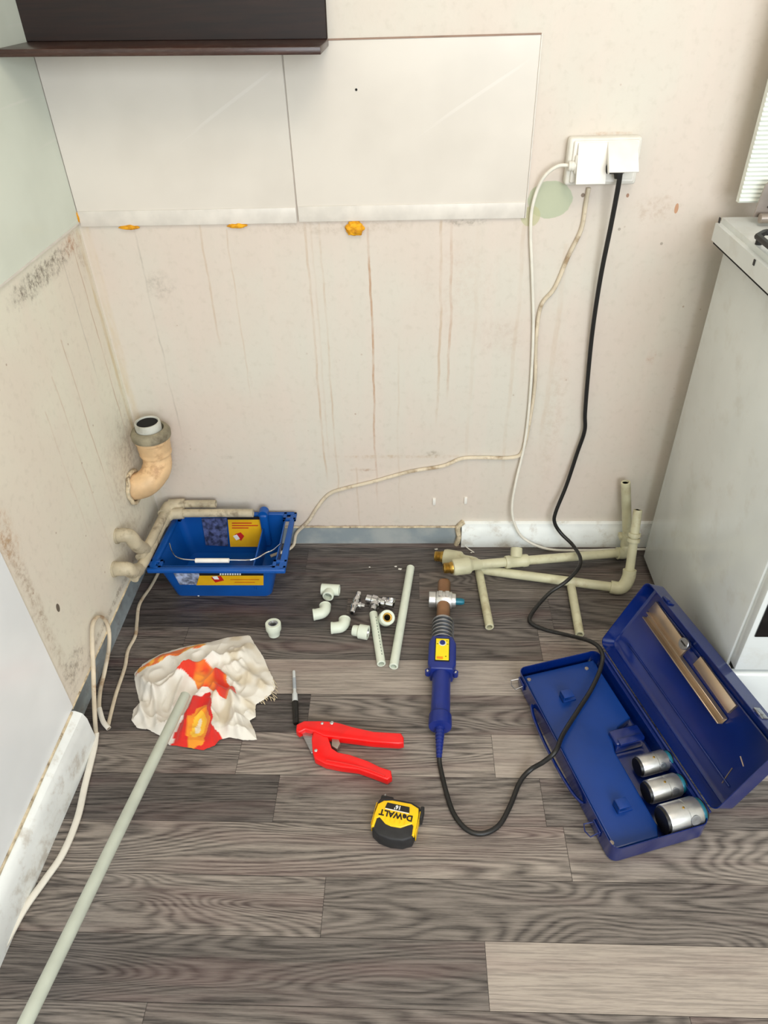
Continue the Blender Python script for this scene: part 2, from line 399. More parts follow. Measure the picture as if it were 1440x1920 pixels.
def text_mb(s, size, M, depth=0.0006):
    cu = bpy.data.curves.new('lettering', 'FONT'); cu.body = s; cu.size = size; cu.align_x = 'CENTER'; cu.align_y = 'CENTER'
    cu.extrude = depth; cu.resolution_u = 3; cu.offset = size * 0.035
    ob = bpy.data.objects.new('lettering', cu); C.objects.link(ob)
    bpy.context.view_layer.update()
    me = bpy.data.meshes.new_from_object(ob.evaluated_get(bpy.context.evaluated_depsgraph_get()))
    mb = MB(); mb.add([v.co.copy() for v in me.vertices], [tuple(p.vertices) for p in me.polygons], M, False)
    bpy.data.objects.remove(ob); bpy.data.curves.remove(cu); bpy.data.meshes.remove(me)
    return mb
def T(x, y, z): return Matrix.Translation((x, y, z))
def R(a, ax): return Matrix.Rotation(a, 4, ax)

# ================================================================== STRUCTURE
RX, RY, RZ = 2.6, -3.4, 2.6
rows = {  # row start y (nearer edge) -> [(x_end, tone, loops)], planks listed left to right
    0: [(-0.45, .3, .8), (.27, .40, .75), (1.10, .30, .95), (RX + .5, .34, .5)],
    1: [(.80, .20, .75), (RX + .5, .98, .0)],
    2: [(.53, .50, .75), (1.72, .34, .85), (RX + .5, .4, .5)],
    3: [(.96, .62, .95), (RX + .5, .55, .8)],
    4: [(.42, .12, .6), (.93, .42, .5), (RX + .5, .30, .2)],
    5: [(.33, .45, .6), (.845, .66, .85), (RX + .5, .92, .05)],
    6: [(.46, .06, .15), (1.3, .42, .95), (RX + .5, .5, .5)],
    7: [(.33, .16, .2), (RX + .5, .90, .05)],
    8: [(.14, .28, .2), (.98, .22, .85), (RX + .5, .60, .2)],
    9: [(.52, .02, .5), (1.02, .16, .9), (RX + .5, .14, .7)],
    10: [(.70, .12, .35), (RX + .5, .26, .85)],
    11: [(.40, .05, .25), (RX + .5, .12, .6)],
}
mb = MB(); plank = []
y0 = -1.2005
for r in range(-24, 13):
    ya = y0 + 0.0985 * r; yb = ya + 0.0985
    ya = max(ya, RY - 0.1); yb = min(yb, 0.05)
    if yb <= ya: continue
    if r in rows: lst = rows[r]
    else:
        rr = random.Random(r + 99); lst = []; xx = -0.3 + rr.random() * .5
        while xx < RX: lst.append((xx, rr.random() * .7, rr.random())); xx += .9
        lst.append((RX + .5, rr.random() * .7, rr.random()))
    xa = -0.25
    for k, (xe, tn, lp) in enumerate(lst):
        xe2 = min(xe, RX + 0.1)
        if xe2 <= xa: continue
        g_ = 0.0004
        mb.add([(xa + g_, ya + g_, 0), (xe2 - g_, ya + g_, 0), (xe2 - g_, yb - g_, 0), (xa + g_, yb - g_, 0)], [(0, 1, 2, 3)], None, False)
        plank.append((tn, ((r * 7 + k * 13 + 31) % 29) / 29.0 + 0.013 * k, lp)); xa = xe2
nf = len(mb.f)
mb.box((-0.25, RY - 0.1, -0.06), (RX + 0.1, 0.1, -0.0012))
while len(plank) < len(mb.f): plank.append((0, 0, 0))
fl = mb.build('floor', M_FLOOR); fl['kind'] = 'structure'
a_ = fl.data.attributes.new('plank', 'FLOAT_VECTOR', 'CORNER')
# faces keep their order in build()
for p in fl.data.polygons:
    for li in p.loop_indices: a_.data[li].vector = plank[p.index] if p.index < len(plank) else (0, 0, 0)

mb = MB(); mb.box((-0.15, 0, -0.06), (RX + 0.1, 0.12, RZ)); struct('wall_back', mb, M_WALLB)
# left wall: plaster starts above the removed skirting, bare band set back
mb = MB(); mb.box((-0.12, RY, 0.100), (0, 0.0, RZ)); mb.box((-0.12, RY, 0), (0, -0.66, 0.100)); wl = struct('wall_left', mb, M_WALLL)
mb = MB(); mb.box((-0.12, -0.66, -0.01), (-0.026, 0, 0.0995)); struct('trim_1', mb, M_BARE)
mb = MB(); mb.box((RX, RY, 0), (RX + 0.1, 0, RZ)); struct('wall_right', mb, M_WALLP)
mb = MB(); mb.box((-0.12, RY - 0.1, RZ), (RX + 0.1, 0.12, RZ + 0.08)); struct('ceiling', mb, M_CEIL)
mb = MB()
wx0, wx1, wz0, wz1 = 0.55, 2.35, 0.85, 2.25
mb.box((-0.12, RY - 0.1, 0), (wx0, RY, RZ)); mb.box((wx1, RY - 0.1, 0), (RX + 0.1, RY, RZ))
mb.box((wx0, RY - 0.1, 0), (wx1, RY, wz0)); mb.box((wx0, RY - 0.1, wz1), (wx1, RY, RZ)); struct('wall_front', mb, M_WALLP)
mb = MB()
for a, b in (((wx0, wz0), (wx1, wz0 + .05)), ((wx0, wz1 - .05), (wx1, wz1)), ((wx0, wz0), (wx0 + .05, wz1)), ((wx1 - .05, wz0), (wx1, wz1)), ((1.42, wz0), (1.48, wz1))):
    mb.box((a[0], RY - .07, a[1]), (b[0], RY - .03, b[1]), bev=.004)
struct('window_1', mb, M_WPLAS)
# skirting boards that are still on the walls
def skirt_profile(h, d): return [(0, 0), (d, 0), (d, h * 0.72), (d * 0.72, h * 0.80), (d * 0.62, h * 0.97), (d * 0.3, h), (0, h)]
mb = MB()
pr = skirt_profile(0.078, 0.016)
xs, xe = 0.815, 1.75
vs = [(xs, -0.0 - p[0], p[1]) for p in pr] + [(xe, -0.0 - p[0], p[1]) for p in pr]; n = len(pr)
mb.add(vs, [tuple(range(n)), tuple(range(2 * n - 1, n - 1, -1))] + [(i, (i + 1) % n, n + (i + 1) % n, n + i) for i in range(n)], None, False)
struct('baseboard_back', mb, M_SKIRT)
mb = MB(); hh = [at(870, 985, y=-.017), at(905, 995, y=-.017)]
cx = at(820 + 0, 0, y=0)
mb.tube(catmull([(xs - .012, -.006, 0.0), (xs - .006, -.008, .03), (xs - .01, -.006, .06), (xs + .004, -.006, .08)], 4), .007, 8)
struct('trim_3', mb, M_CAULK)
mb = MB()
vs = []; fs = []; st_ = [(-.635, .026), (-.95, .018), (-1.28, .011), (RY, .011)]
for (yy, d) in st_: vs += [(-.03, yy, 0), (d, yy, 0), (d, yy, .075), (d - .005, yy, .092), (max(.003, d - .018), yy, .100), (-.03, yy, .100)]
n = 6
for k_ in range(len(st_) - 1): fs += [(k_ * n + i, k_ * n + (i + 1) % n, (k_ + 1) * n + (i + 1) % n, (k_ + 1) * n + i) for i in range(n)]
fs += [tuple(range(n)), tuple(range(len(st_) * n - 1, len(st_) * n - n - 1, -1))]
mb.add(vs, fs, None, False)
struct('baseboard_left', mb, M_SKIRT)
mb = MB(); mb.tube([(0.003, -.64 - .05 * i, .101 + .0015 * noise.noise(Vector((i * 1.7, 0, 0)))) for i in range(50)], [.0035 + .0015 * noise.noise(Vector((i * .9, 3, 0))) for i in range(50)], 8)
struct('trim_2', mb, M_CAULK)

mb = MB(); mb.tube([(.0005, -.03 - .02 * i, .1000 + .0012 * noise.noise(Vector((i * 1.3, 5, 0)))) for i in range(31)], [.0022 + .0012 * noise.noise(Vector((i * .9, 8, 0))) for i in range(31)], 8); struct('trim_4', mb, M_CAULK)
mb = MB(); mb.tube([(.02 + .026 * i, -.0006, .0580 + .0016 * noise.noise(Vector((i * 1.3, 2, 0)))) for i in range(31)], [.0026 + .0014 * noise.noise(Vector((i * .9, 6, 0))) for i in range(31)], 8); struct('trim_5', mb, M_CAULK)

# ================================================================== WALL PANELS
def panel(name, label, axis, a0, a1, z0, z1, m, th=.004, edging=True, seam=False):
    if axis == 'y':
        t = thing(name, label, 'wall panel', ((a0 + a1) / 2, 0, z0))
        mb = MB(); mb.box((a0, -th, z0), (a1, -.0001, z1), bev=.0008, seg=1); mb.build('panel_sheet', m, t)
        if edging:
            mb = MB(); mb.box((a0 + .001, -th - .0022, z0 - .004), (a1 - .001, -.0001, z0 + .026), bev=.001); mb.build('bottom_edging', M_EDGE, t)
    else:
        t = thing(name, label, 'wall panel', (0, (a0 + a1) / 2, z0))
        mb = MB(); mb.box((.0001, a1, z0), (th, a0, z1), bev=.0008, seg=1); mb.build('panel_sheet', m, t)
    return t
P1 = panel('splashback_panel', 'left white laminate splashback panel on the back wall, under the dark shelf', 'y', 0.005, 0.4515, 0.858, 1.158, M_PAN)
P2 = panel('splashback_panel', 'right white laminate splashback panel on the back wall, beside the double socket', 'y', 0.4535, 0.908, 0.860, 1.162, M_PAN)
mb = MB(); mb.box((0.9075, -.0062, .856), (0.9100, -.0001, 1.1635), bev=.0006, seg=1); mb.build('side_edging', M_EDGE, P2)
mb = MB(); mb.box((0.4535, -.005, 1.1615), (0.908, -.0001, 1.1640)); mb.build('top_edging', mat('brown_edge', (150, 122, 104), .6), P2)
c = at(668, 168, y=-.004); mb = MB(); mb.lathe([(.0018, 0), (.0022, .0006)], T(c.x, -.0046, c.z) @ R(PI / 2, 'X'), 10); mb.build('screw_hole_dot', M_SHADE, P2)  # black dot painting the darkness inside a screw hole
mb = MB(); mb.box((.0001, -1.7, 1.165 - .302), (.0045, -.004, 1.9), bev=.0008, seg=1); 
t = thing('splashback_panel', 'pale green gloss panel covering the upper left wall', 'wall panel', (0, -.8, .86)); mb.build('panel_sheet', M_PANG, t)
mb = MB(); mb.box((.0001, -1.7, .8605), (.0052, -.004, .864)); mb.build('bottom_edging', M_EDGE, t)
t = thing('wall_board', 'smooth white board on the lower left wall above the white skirting', 'wall board', (0, -1.1, .105))
mb = MB(); mb.box((.0001, -1.8, .104), (.0032, -.628, .74), bev=.0008, seg=1); mb.build('board_sheet', M_PANW, t)

# foam blobs
def foam(u, v, w_, h_, d_, label, x=None, seed=0):
    c = at(u, v, y=-.004) if x is None else at(u, v, x=x)
    b = bmesh.new(); bmesh.ops.create_icosphere(b, subdivisions=4, radius=1)
    for q in b.verts:
        k = 1 + .28 * noise.noise(q.co * 2.4 + Vector((seed, 0, 0))) + .12 * noise.noise(q.co * 6 + Vector((seed, 4, 0)))
        q.co = Vector((q.co.x * w_ * k, q.co.y * d_ * k, q.co.z * h_ * k)) + c
    mb = MB(); mb.bm(b, None, True)
    return tag(mb.build('foam_blob', M_FOAM), label, 'mounting foam', 'mounting foam under the splashback panels')
foam(665, 428, .018, .014, .011, 'largest orange foam lump hanging below the right splashback panel', seed=1)
foam(242, 426, .020, .005, .005, 'leftmost thin orange foam smear under the left splashback panel', seed=5)
foam(445, 423, .019, .005, .005, 'orange foam smear under the middle of the left splashback panel', seed=9)
foam(145, 408, .005, .012, .006, 'orange foam bit in the room corner where the two panels meet', seed=14)

# ================================================================== WALL SHELF
t = thing('wall_shelf', 'dark brown wall shelf with backboard and a thin bottom ledge, upper left', 'shelf', (.27, 0, 1.15))
Mt = T(.27, 0, 1.168) @ R(math.radians(.9), 'Y')
mb = MB(); mb.box((-.267, -.016, .0), (.266, -.0062, .60), Mt, bev=.0015, seg=1); mb.build('backboard', M_DARK, t)
mb = MB(); mb.box((-.264, -.145, -.0105), (.267, -.0066, .0005), Mt, bev=.0012, seg=2); mb.build('ledge', M_DARK2, t)

# ================================================================== SOCKET
s0 = at(1068, 258, y=-.02); s1 = at(1188, 345, y=-.02)
SX0, SX1, SZ0, SZ1 = s0.x, s1.x, s1.z, s0.z
t = thing('wall_socket', 'white double wall socket box with hinged covers on the back wall', 'socket', ((SX0 + SX1) / 2, 0, SZ0))
mb = MB(); mb.box((SX0, -.026, SZ0), (SX1 + .002, -.0001, SZ1), bev=.006, seg=3); mb.build('surface_box', M_WPLAS2, t)
mb = MB(); mb.box((SX0 + .008, -.032, SZ0 + .006), (SX1 - .004, -.024, SZ1 - .004), bev=.003, seg=3); mb.build('cover_frame', M_WPLAS, t)
xm = at(1133, 300, y=-.04).x
mb = MB(); mb.box((xm + .002, -.0335, SZ0 + .012), (SX1 - .008, -.030, SZ1 - .008), bev=.001); mb.build('outlet_insert', M_WPLAS2, t)
# left lid, nearly closed over the white plug
a = at(1086, 262, y=-.036); b = at(1132, 337, y=-.045)
hz = SZ1 - .007; L_ = hz - b.z
Mx = T(a.x, -.033, hz) @ R(-math.radians(16), 'X')
mb = MB(); mb.box((0, -.003, -.070), (b.x - a.x + .002, 0, 0), Mx, bev=.0012); mb.box((.0015, -.002, -.068), (.004, .012, -.004), Mx, bev=.0008); lid = mb.build('socket_lid', M_WPLAS, t)
# right lid, propped open by the black plug
a2 = at(1136, 263, y=-.04)
Mx = T(xm + .003, -.033, SZ1 - .007) @ R(-math.radians(44), 'X')
mb = MB(); mb.box((0, -.003, -.060), (.0545, 0, 0), Mx, bev=.0012); mb.box((.0005, -.002, -.058), (.003, .010, -.004), Mx, bev=.0008); mb.build('socket_lid', M_WPLAS, t)

# white plug and its cord
def pts(lst): return [at(u, v, **k) for (u, v, k) in lst]
pw = at(1076, 311, y=-.033)
cp = [Vector((pw.x - .004, -.030, pw.z))] + pts([(1045, 312, dict(y=-.028)), (1018, 335, dict(y=-.020)), (1000, 380, dict(y=-.012)), (995, 430, dict(y=-.008)), (998, 520, dict(y=-.007)), (1000, 620, dict(y=-.007)),
     (994, 740, dict(y=-.007)), (984, 830, dict(y=-.008)), (968, 900, dict(y=-.014)), (960, 950, dict(y=-.022)), (966, 985, dict(y=-.028)), (985, 1012, dict(y=-.034)),
     (1030, 1030, dict(z=.004)), (1100, 1032, dict(z=.004)), (1160, 1030, dict(z=.004)), (1225, 1030, dict(z=.004))])
t = thing('power_cord', 'thin white power cord hanging from the left side of the socket', 'cord', tuple(cp[0]))
mb = MB(); mb.tube(catmull(cp, 8), .0034, 10); mb.build('cord', M_CORDW, t)
mb = MB(); mb.box((pw.x + .0, -.042, pw.z - .015), (pw.x + .052, -.026, pw.z + .020), bev=.005, seg=3)
mb.lathe([(.008, 0), (.0095, .004), (.008, .005), (.0095, .009), (.008, .010), (.0095, .014), (.0085, .018)], T(pw.x - .010, -.033, pw.z + .0) @ R(PI / 2, 'Y'), 16)
mb.build('plug', M_WPLAS2, t)

# stained cable painted onto the wall
cp = pts([(1104, 352, dict(y=-.005)), (1098, 385, dict(y=-.005)), (1090, 430, dict(y=-.005)), (1066, 480, dict(y=-.005)), (1040, 540, dict(y=-.005)), (1014, 575, dict(y=-.005)), (1005, 640, dict(y=-.005)), (1003, 720, dict(y=-.005)),
    (993, 790, dict(y=-.005)), (980, 845, dict(y=-.005)), (960, 858, dict(y=-.005)), (905, 858, dict(y=-.005)), (865, 860, dict(y=-.005)), (830, 874, dict(y=-.005)), (770, 884, dict(y=-.005)), (700, 903, dict(y=-.005)), (650, 915, dict(y=-.005)),
    (618, 926, dict(y=-.005)), (596, 950, dict(y=-.006)), (578, 978, dict(y=-.008)), (556, 1000, dict(y=-.012))])
cp += [Vector((.355, -.03, .012)), Vector((.30, -.06, .005))]
mb = MB(); mb.tube(catmull(cp, 6), .0044, 10, flat=.8)
tag(mb.build('wall_cable', M_CABLEP), 'brown-stained cream cable running down and slanting across the back wall', 'cable')

# wall plugs
for i, (u, v, lb) in enumerate(((814, 940, 'left of two white wall anchors low on the back wall'), (873, 938, 'right of two white wall anchors low on the back wall'))):
    c = at(u, v, y=-.002); mb = MB(); mb.box((c.x - .004, -.005, c.z - .011), (c.x + .004, .002, c.z + .010), bev=.0015, seg=2)
    tag(mb.build('wall_anchor', M_WPLAS), lb, 'wall anchor', 'wall anchors in the back wall')

# ================================================================== STOVE
SL, SB, SF, SR = 1.285, -0.078, -0.587, 1.79
t = thing('gas_stove', 'white enamelled gas stove at the right edge, beside the blue case', 'stove', (SL, (SB + SF) / 2, 0))
mb = MB(); mb.box((SL, SF + .012, .022), (SR, SB, .818), bev=.003); mb.build('body', M_STOVE, t)
mb = MB(); mb.box((SL + .05, SF + .05, 0), (SR - .05, SB - .05, .03)); mb.build('plinth', M_IRON, t)
b = bmesh.new(); bmesh.ops.create_cube(b, size=1)
lo = Vector((1.262, SF - .015, .826)); hi = Vector((SR + .02, -.055, .868)); cc = (lo + hi) / 2; dd = hi - lo
for v in b.verts: v.co = Vector((cc.x + v.co.x * dd.x, cc.y + v.co.y * dd.y, cc.z + v.co.z * dd.z))
bmesh.ops.bevel(b, geom=[e for e in b.edges if (e.verts[0].co.z + e.verts[1].co.z) > 1.68], offset=.010, segments=4, affect='EDGES')
mb = MB(); mb.bm(b, None, False); mb.build('hob_top', M_STOVE, t)
mb = MB(); mb.box((1.268, SF, .8185), (SR, -.062, .8265)); mb.build('hob_gap_shade', M_SHADE, t)  # solid black box painting the shade in the slit under the hob
for (u, v) in ((1349, 413), (1414, 492)):
    c = at(u, v, x=1.2615); mb = MB(); mb.box((1.2605, c.y - .003, c.z - .005), (1.2625, c.y + .003, c.z + .005), bev=.0005, seg=1); mb.build('hob_screw', M_IRON, t)
# ribbed raised lid
yL = -.085; n = 64; z0, z1 = .899, 1.37; vs = []
prof = []
for i in range(n * 2 + 1):
    z = z0 + (z1 - z0) * i / (n * 2); prof.append((yL - (.0035 if i % 2 else 0.0), z))
xl, xr = 1.286, 1.78
vs = [(xl, p[0], p[1]) for p in prof] + [(xr, p[0], p[1]) for p in prof] + [(xl, yL + .012, p[1]) for p in prof] + [(xr, yL + .012, p[1]) for p in prof]
k = len(prof); fs = []
for i in range(k - 1):
    fs += [(i, i + 1, k + i + 1, k + i), (2 * k + i, 3 * k + i, 3 * k + i + 1, 2 * k + i + 1), (i, 2 * k + i, 2 * k + i + 1, i + 1), (k + i, k + i + 1, 3 * k + i + 1, 3 * k + i)]
fs += [(0, k, 3 * k, 2 * k), (k - 1, 3 * k - 1, 4 * k - 1, 2 * k - 1)]
mb = MB(); mb.add(vs, fs, None, False); mb.build('raised_lid', M_RIB, t)
# hinge
h0 = at(1428, 372, y=-.11)
t_h = MB()
pl_ = [(-.018, .0), (.012, .0), (.022, .012), (.022, .05), (.014, .062), (-.004, .064), (-.012, .056), (-.016, .03)]
t_h.prism(pl_, .003, T(h0.x + .012, -.108, .880) @ R(PI / 2, 'X'), bev=.0005, seg=1)
t_h.lathe([(.0085, 0), (.0085, .07)], T(h0.x + .000, -.125, .882) @ R(PI / 2, 'Y'), 16)
hg = t_h.build('lid_hinge', M_GREYM, t)
hr = MB()
for dx, dz in ((.004, .03), (.008, .045), (.0, .05)): hr.lathe([(.002, 0), (.002, .002)], T(h0.x + .012 + dx, -.1115, .868 + dz) @ R(PI / 2, 'X'), 10)
hr.build('rivet', M_IRON, hg)
# burner grate
gz = .885; gx0, gy1 = at(1412, 436, z=gz).x, at(1412, 436, z=gz).y
mb = MB()
r_ = .0055
ring = [(gx0 + .02, gy1), (SR - .04, gy1), (SR - .04, -.52), (gx0 + .02, -.52), (gx0, -.50), (gx0, gy1 - .02), (gx0 + .02, gy1)]
mb.tube([(p[0], p[1], gz) for p in ring], r_, 8)
for fx in (.25, .5, .75):
    xx = gx0 + (SR - .04 - gx0) * fx; mb.tube([(xx, gy1, gz), (xx, -.52, gz)], r_ * .8, 8)
mb.tube([(gx0, -.34, gz), (SR - .04, -.34, gz)], r_ * .8, 8)
for xx, yy in ((gx0 + .01, gy1 - .01), (SR - .05, gy1 - .01), (gx0 + .01, -.51), (SR - .05, -.51)): mb.lathe([(.006, 0), (.006, gz - .868)], T(xx, yy, .868), 8)
mb.build('burner_grate', M_IRON, t)
for (bx, by) in ((gx0 + .11, -.22), (gx0 + .11, -.42), (SR - .15, -.22), (SR - .15, -.42)):
    mb = MB(); mb.lathe([(.045, .866), (.042, .872), (.03, .873), (.03, .878), (.0, .879)], T(bx, by, 0), 24); mb.build('burner', M_IRON, t)
# oven door, glass, drawer
mb = MB(); mb.box((SL + .004, SF - .012, .196), (SR - .004, SF + .014, .72), bev=.003); dr = mb.build('oven_door', M_STOVE, t)
mb = MB(); mb.box((SL + .014, SF - .0145, .290), (SR - .014, SF - .0115, .66), bev=.001); mb.build('door_glass', M_GLASSB, dr)
mb = MB(); mb.tube([(SL + .04, SF - .014, .69), (SL + .04, SF - .045, .69), (SR - .04, SF - .045, .69), (SR - .04, SF - .014, .69)], .006, 8); mb.build('door_handle', M_CHROME, dr)
mb = MB(); mb.box((SL + .006, SF + .0, .183), (SR - .006, SF + .013, .198)); mb.build('gap_shade', M_SHADE, t)  # black strip added as the shade between door and drawer
mb = MB(); mb.box((SL + .002, SF - .014, .03), (SR - .002, SF + .014, .186), bev=.006, seg=3); mb.build('drawer', M_STOVE, t)
mb = MB(); mb.box((SL + .004, SF - .012, .725), (SR - .004, SF + .014, .815), bev=.003); mb.build('control_panel', M_STOVE, t)

# ================================================================== DRAIN + OLD PIPES (left corner)
dx, dy = .064, -.066
t = thing('drain_pipe', 'stained peach drain elbow with open top coming out of the left wall corner', 'drain pipe', (0, dy, .30))
path = [(-.02, dy - .040, .270), (.006, dy - .038, .270), (.030, dy - .032, .274), (.050, dy - .018, .288), (.062, dy - .006, .310), (dx, dy, .338), (dx, dy, .375)]
mb = MB(); mb.tube(catmull(path, 6), [.033] * 20 + [.034] * 17, 28); mb.build('elbow', M_DRAIN, t)
mb = MB(); mb.lathe([(.031, .338), (.037, .341), (.0385, .346), (.0370, .351), (.0385, .355), (.039, .378), (.0415, .380), (.0415, .388), (.036, .389)], T(dx, dy, 0), 36); mb.build('socket_sleeve', M_DRAIN, t)
mb = MB(); mb.lathe([(.037, .386), (.040, .3855), (.0455, .389), (.0465, .401), (.043, .408), (.036, .412), (.033, .412), (.033, .386)], T(dx, dy, 0), 36, closed=True); mb.build('rubber_collar', M_DRAINC, t)
mb = MB(); mb.lathe([(.0240, .38), (.0300, .38), (.0300, .426), (.0290, .429), (.0255, .429), (.0245, .426)], T(dx - .002, dy, 0), 36, closed=True); mb.build('inner_pipe', mat('white_grey_pipe', (196, 196, 186), .4, dirt=(120, 110, 90), dirt_amt=.5), t)
mb = MB(); mb.lathe([(.0, .384), (.0245, .384), (.0245, .426), (.0238, .426)], T(dx - .002, dy, 0), 24)
mb.build('bore_shade', M_SHADE, t)  # black lining painted as the shade inside the open drain
mb = MB(); rr = random.Random(3)
mb.tube([(.004 + .004 * rr.random(), dy - .040 + .040 * math.cos(a * PI / 9), .270 + .040 * math.sin(a * PI / 9)) for a in range(19)], .005, 8); mb.build('plaster_ring', M_CAULK, t)

def old_pipe(label, ye, z, xend, xo, elbow_z, yb_, seed):
    t = thing('water_pipe', label, 'water pipe', (0, ye, z), group='old supply pipes in the left corner')
    p = [(xo, ye, z), (xo + .008, ye + .06, z), (xo + .012, yb_ - .03, z), (xo + .03, yb_, z), (xo + .06, yb_, z), (xend, yb_, z)]
    mb = MB(); mb.tube([p[0], p[1], p[2]], .0118, 20); mb.tube([p[2], p[3]], .0118, 20)
    hollow(mb, p[3], p[5], .0108, .007); mb.build('pipe', M_GRIME, t)
    mb = MB(); mb.tube(catmull([(-.004, ye - .010, elbow_z), (xo - .006, ye - .008, elbow_z), (xo, ye + .004, (z + elbow_z) / 2), (xo + .002, ye + .030, z)], 5), [.0165] * 15 + [.0158], 20)
    mb.lathe([(.0185, 0), (.0185, .005), (.016, .006)], T(0, ye - .010, elbow_z) @ R(PI / 2, 'Y'), 20)
    mb.build('elbow', M_GRIME, t)
    mb = MB(); mb.tube([(xo + .010, yb_ - .045, z), (xo + .014, yb_ - .008, z)], .0150, 20); mb.tube([(xo + .014, yb_ - .004, z), (xo + .055, yb_, z)], .0150, 20); mb.build('corner_elbow', M_GRIME, t)
    mb = MB(); mb.lathe([(.0, 0), (.0071, 0)], T(xend - .004, yb_, z) @ R(PI / 2, 'Y'), 16); mb.build('bore_shade', M_SHADE, t)  # black disc painted as shade inside the cut pipe end
e1 = at(405, 945, y=-.028); e2 = at(475, 962, y=-.052)
w1 = at(248, 1000, x=.034); w2 = at(243, 1062, x=.034)
old_pipe('upper grimy cream water pipe, turning along the back wall above the blue tray', w1.y, e1.z, e1.x, .034, w1.z, -.028, 1)
old_pipe('lower grimy cream water pipe with the longer stub over the blue tray', w2.y, e2.z, e2.x, .034, w2.z, -.052, 2)

# ================================================================== BLUE TRAY
TH = .118
t = thing('tool_tray', 'bright blue plastic tray with a wire handle, in the back left corner', 'tray', (.205, -.11, 0))
def taper_tub(mb, b0, b1, t0, t1, h, th):
    """rectangular tub, b0/b1 bottom corners, t0/t1 top corners"""
    def ringp(lo, hi, z, ins, nc=4, rad=.018):
        out = []; x0, y0_, x1, y1 = lo[0] + ins, lo[1] + ins, hi[0] - ins, hi[1] - ins
        for cx_, cy_, a0 in ((x1 - rad, y1 - rad, 0), (x0 + rad, y1 - rad, 90), (x0 + rad, y0_ + rad, 180), (x1 - rad, y0_ + rad, 270)):
            for i in range(nc + 1):
                a = math.radians(a0 + 90 * i / nc); out.append((cx_ + rad * math.cos(a), cy_ + rad * math.sin(a), z))
        return out
    r1 = ringp(b0, b1, 0, 0); r2 = ringp(t0, t1, h, 0); r3 = ringp(t0, t1, h, th); r4 = ringp(b0, b1, th, th)
    n = len(r1); vs = r1 + r2 + r3 + r4; fs = [tuple(range(n - 1, -1, -1)), tuple(3 * n + i for i in range(n))]
    for a in range(3):
        for i in range(n): fs.append((a * n + i, a * n + (i + 1) % n, (a + 1) * n + (i + 1) % n, (a + 1) * n + i))
    mb.add(vs, fs, None, False)
mb = MB(); taper_tub(mb, (.078, -.207), (.325, -.040), (.056, -.226), (.352, -.022), TH, .003)
mb.build('tub', M_BLUE, t)
rimL, rimR = .040, .378
yf, yk = -.242, -.012
mb = MB()
mb.box((rimL, yf, TH - .010), (rimR, yf + .014, TH + .003), bev=.004, seg=3)
mb.box((rimL + .01, yk - .012, TH - .008), (rimR - .006, yk, TH + .003), bev=.003, seg=3)
mb.prism([(rimL, yf + .004), (rimL + .018, yf + .004), (rimL + .027, yk - .004), (rimL + .013, yk - .004)], .012, T(0, 0, TH - .009), bev=.003)
mb.prism([(rimR - .018, yf + .004), (rimR, yf + .004), (rimR - .004, yk - .004), (rimR - .016, yk - .004)], .012, T(0, 0, TH - .009), bev=.003)
# corner lugs with square holes (frame pieces)
for cx_, sx in ((rimL + .012, 1), (rimR - .012, -1)):
    for cy_ in (yf + .022, yk - .020):
        for a, b in (((-.012, -.014), (.022, -.006)), ((-.012, .008), (.022, .016)), ((-.012, -.014), (-.005, .016)), ((.013, -.014), (.022, .016))):
            x0, x1 = sorted((cx_ + sx * a[0], cx_ + sx * b[0])); mb.box((x0, cy_ + a[1], TH - .005), (x1, cy_ + b[1], TH + .0035), bev=.001, seg=1)
mb.build('rim', M_BLUE, t)
pq = at(503, 1000, y=-.03)
mb = MB(); mb.box((.283, -.050, .03), (.305, -.034, TH + .018), bev=.006, seg=3); mb.lathe([(.0125, -.012), (.0125, .010)], T(.294, -.036, TH + .016) @ R(PI / 2, 'X'), 20); mb.build('divider_post', M_BLUE, t)
mb = MB(); mb.box((.288, -.215, .03), (.292, -.05, .095), bev=.001, seg=1); mb.build('divider', M_BLUE, t)
# stickers on the far inner wall
q0 = at(430, 980, y=-.036); q1 = at(497, 1023, y=-.045)
def quad_sheet(name, c4, m, par, th=.0006):
    mb = MB(); n = (c4[1] - c4[0]).cross(c4[3] - c4[0]).normalized()
    if n.dot(CAM - c4[0]) < 0: n = -n
    vs = [c + n * th for c in c4] + [c - n * 0 for c in c4]
    mb.add(vs, [(0, 1, 2, 3), (7, 6, 5, 4), (0, 4, 5, 1), (1, 5, 6, 2), (2, 6, 7, 3), (3, 7, 4, 0)], None, False); return mb.build(name, m, par)
ny = Vector((0, -1, .155)).normalized(); pp0 = Vector((.2, -.027, TH))
ib = lambda u, v, o=.0: at(u, v, n=ny, p=pp0 + ny * o)
lab = quad_sheet('inner_label', [ib(427, 974, .003), ib(496, 974, .003), ib(498, 1025, .003), ib(432, 1025, .003)], M_YEL, t)
quad_sheet('label_print', [ib(426, 969, .0036), ib(494, 969, .0036), ib(494, 974, .0036), ib(426, 974, .0036)], M_BLKPRINT, lab)
for vv, x1 in ((980, 472), (984.5, 484), (989, 466)): quad_sheet('label_line', [ib(435, vv, .004), ib(x1, vv, .004), ib(x1, vv + 1.6, .004), ib(435, vv + 1.6, .004)], M_REDP, lab)
quad_sheet('label_picture', [ib(440, 1002, .004), ib(451, 998, .004), ib(458, 1005, .004), ib(452, 1014, .004)], M_REDP, lab)
quad_sheet('label_picture', [ib(437, 1005, .0045), ib(444, 1002, .0045), ib(450, 1010, .0045), ib(443, 1013, .0045)], M_WPRINT, lab)
quad_sheet('photo_label', [ib(378, 972, .003), ib(425, 971, .003), ib(428, 1024, .003), ib(386, 1022, .003)], mat('grey_blue_print', (74, 82, 122), .5, var=.32, vs=90), t)
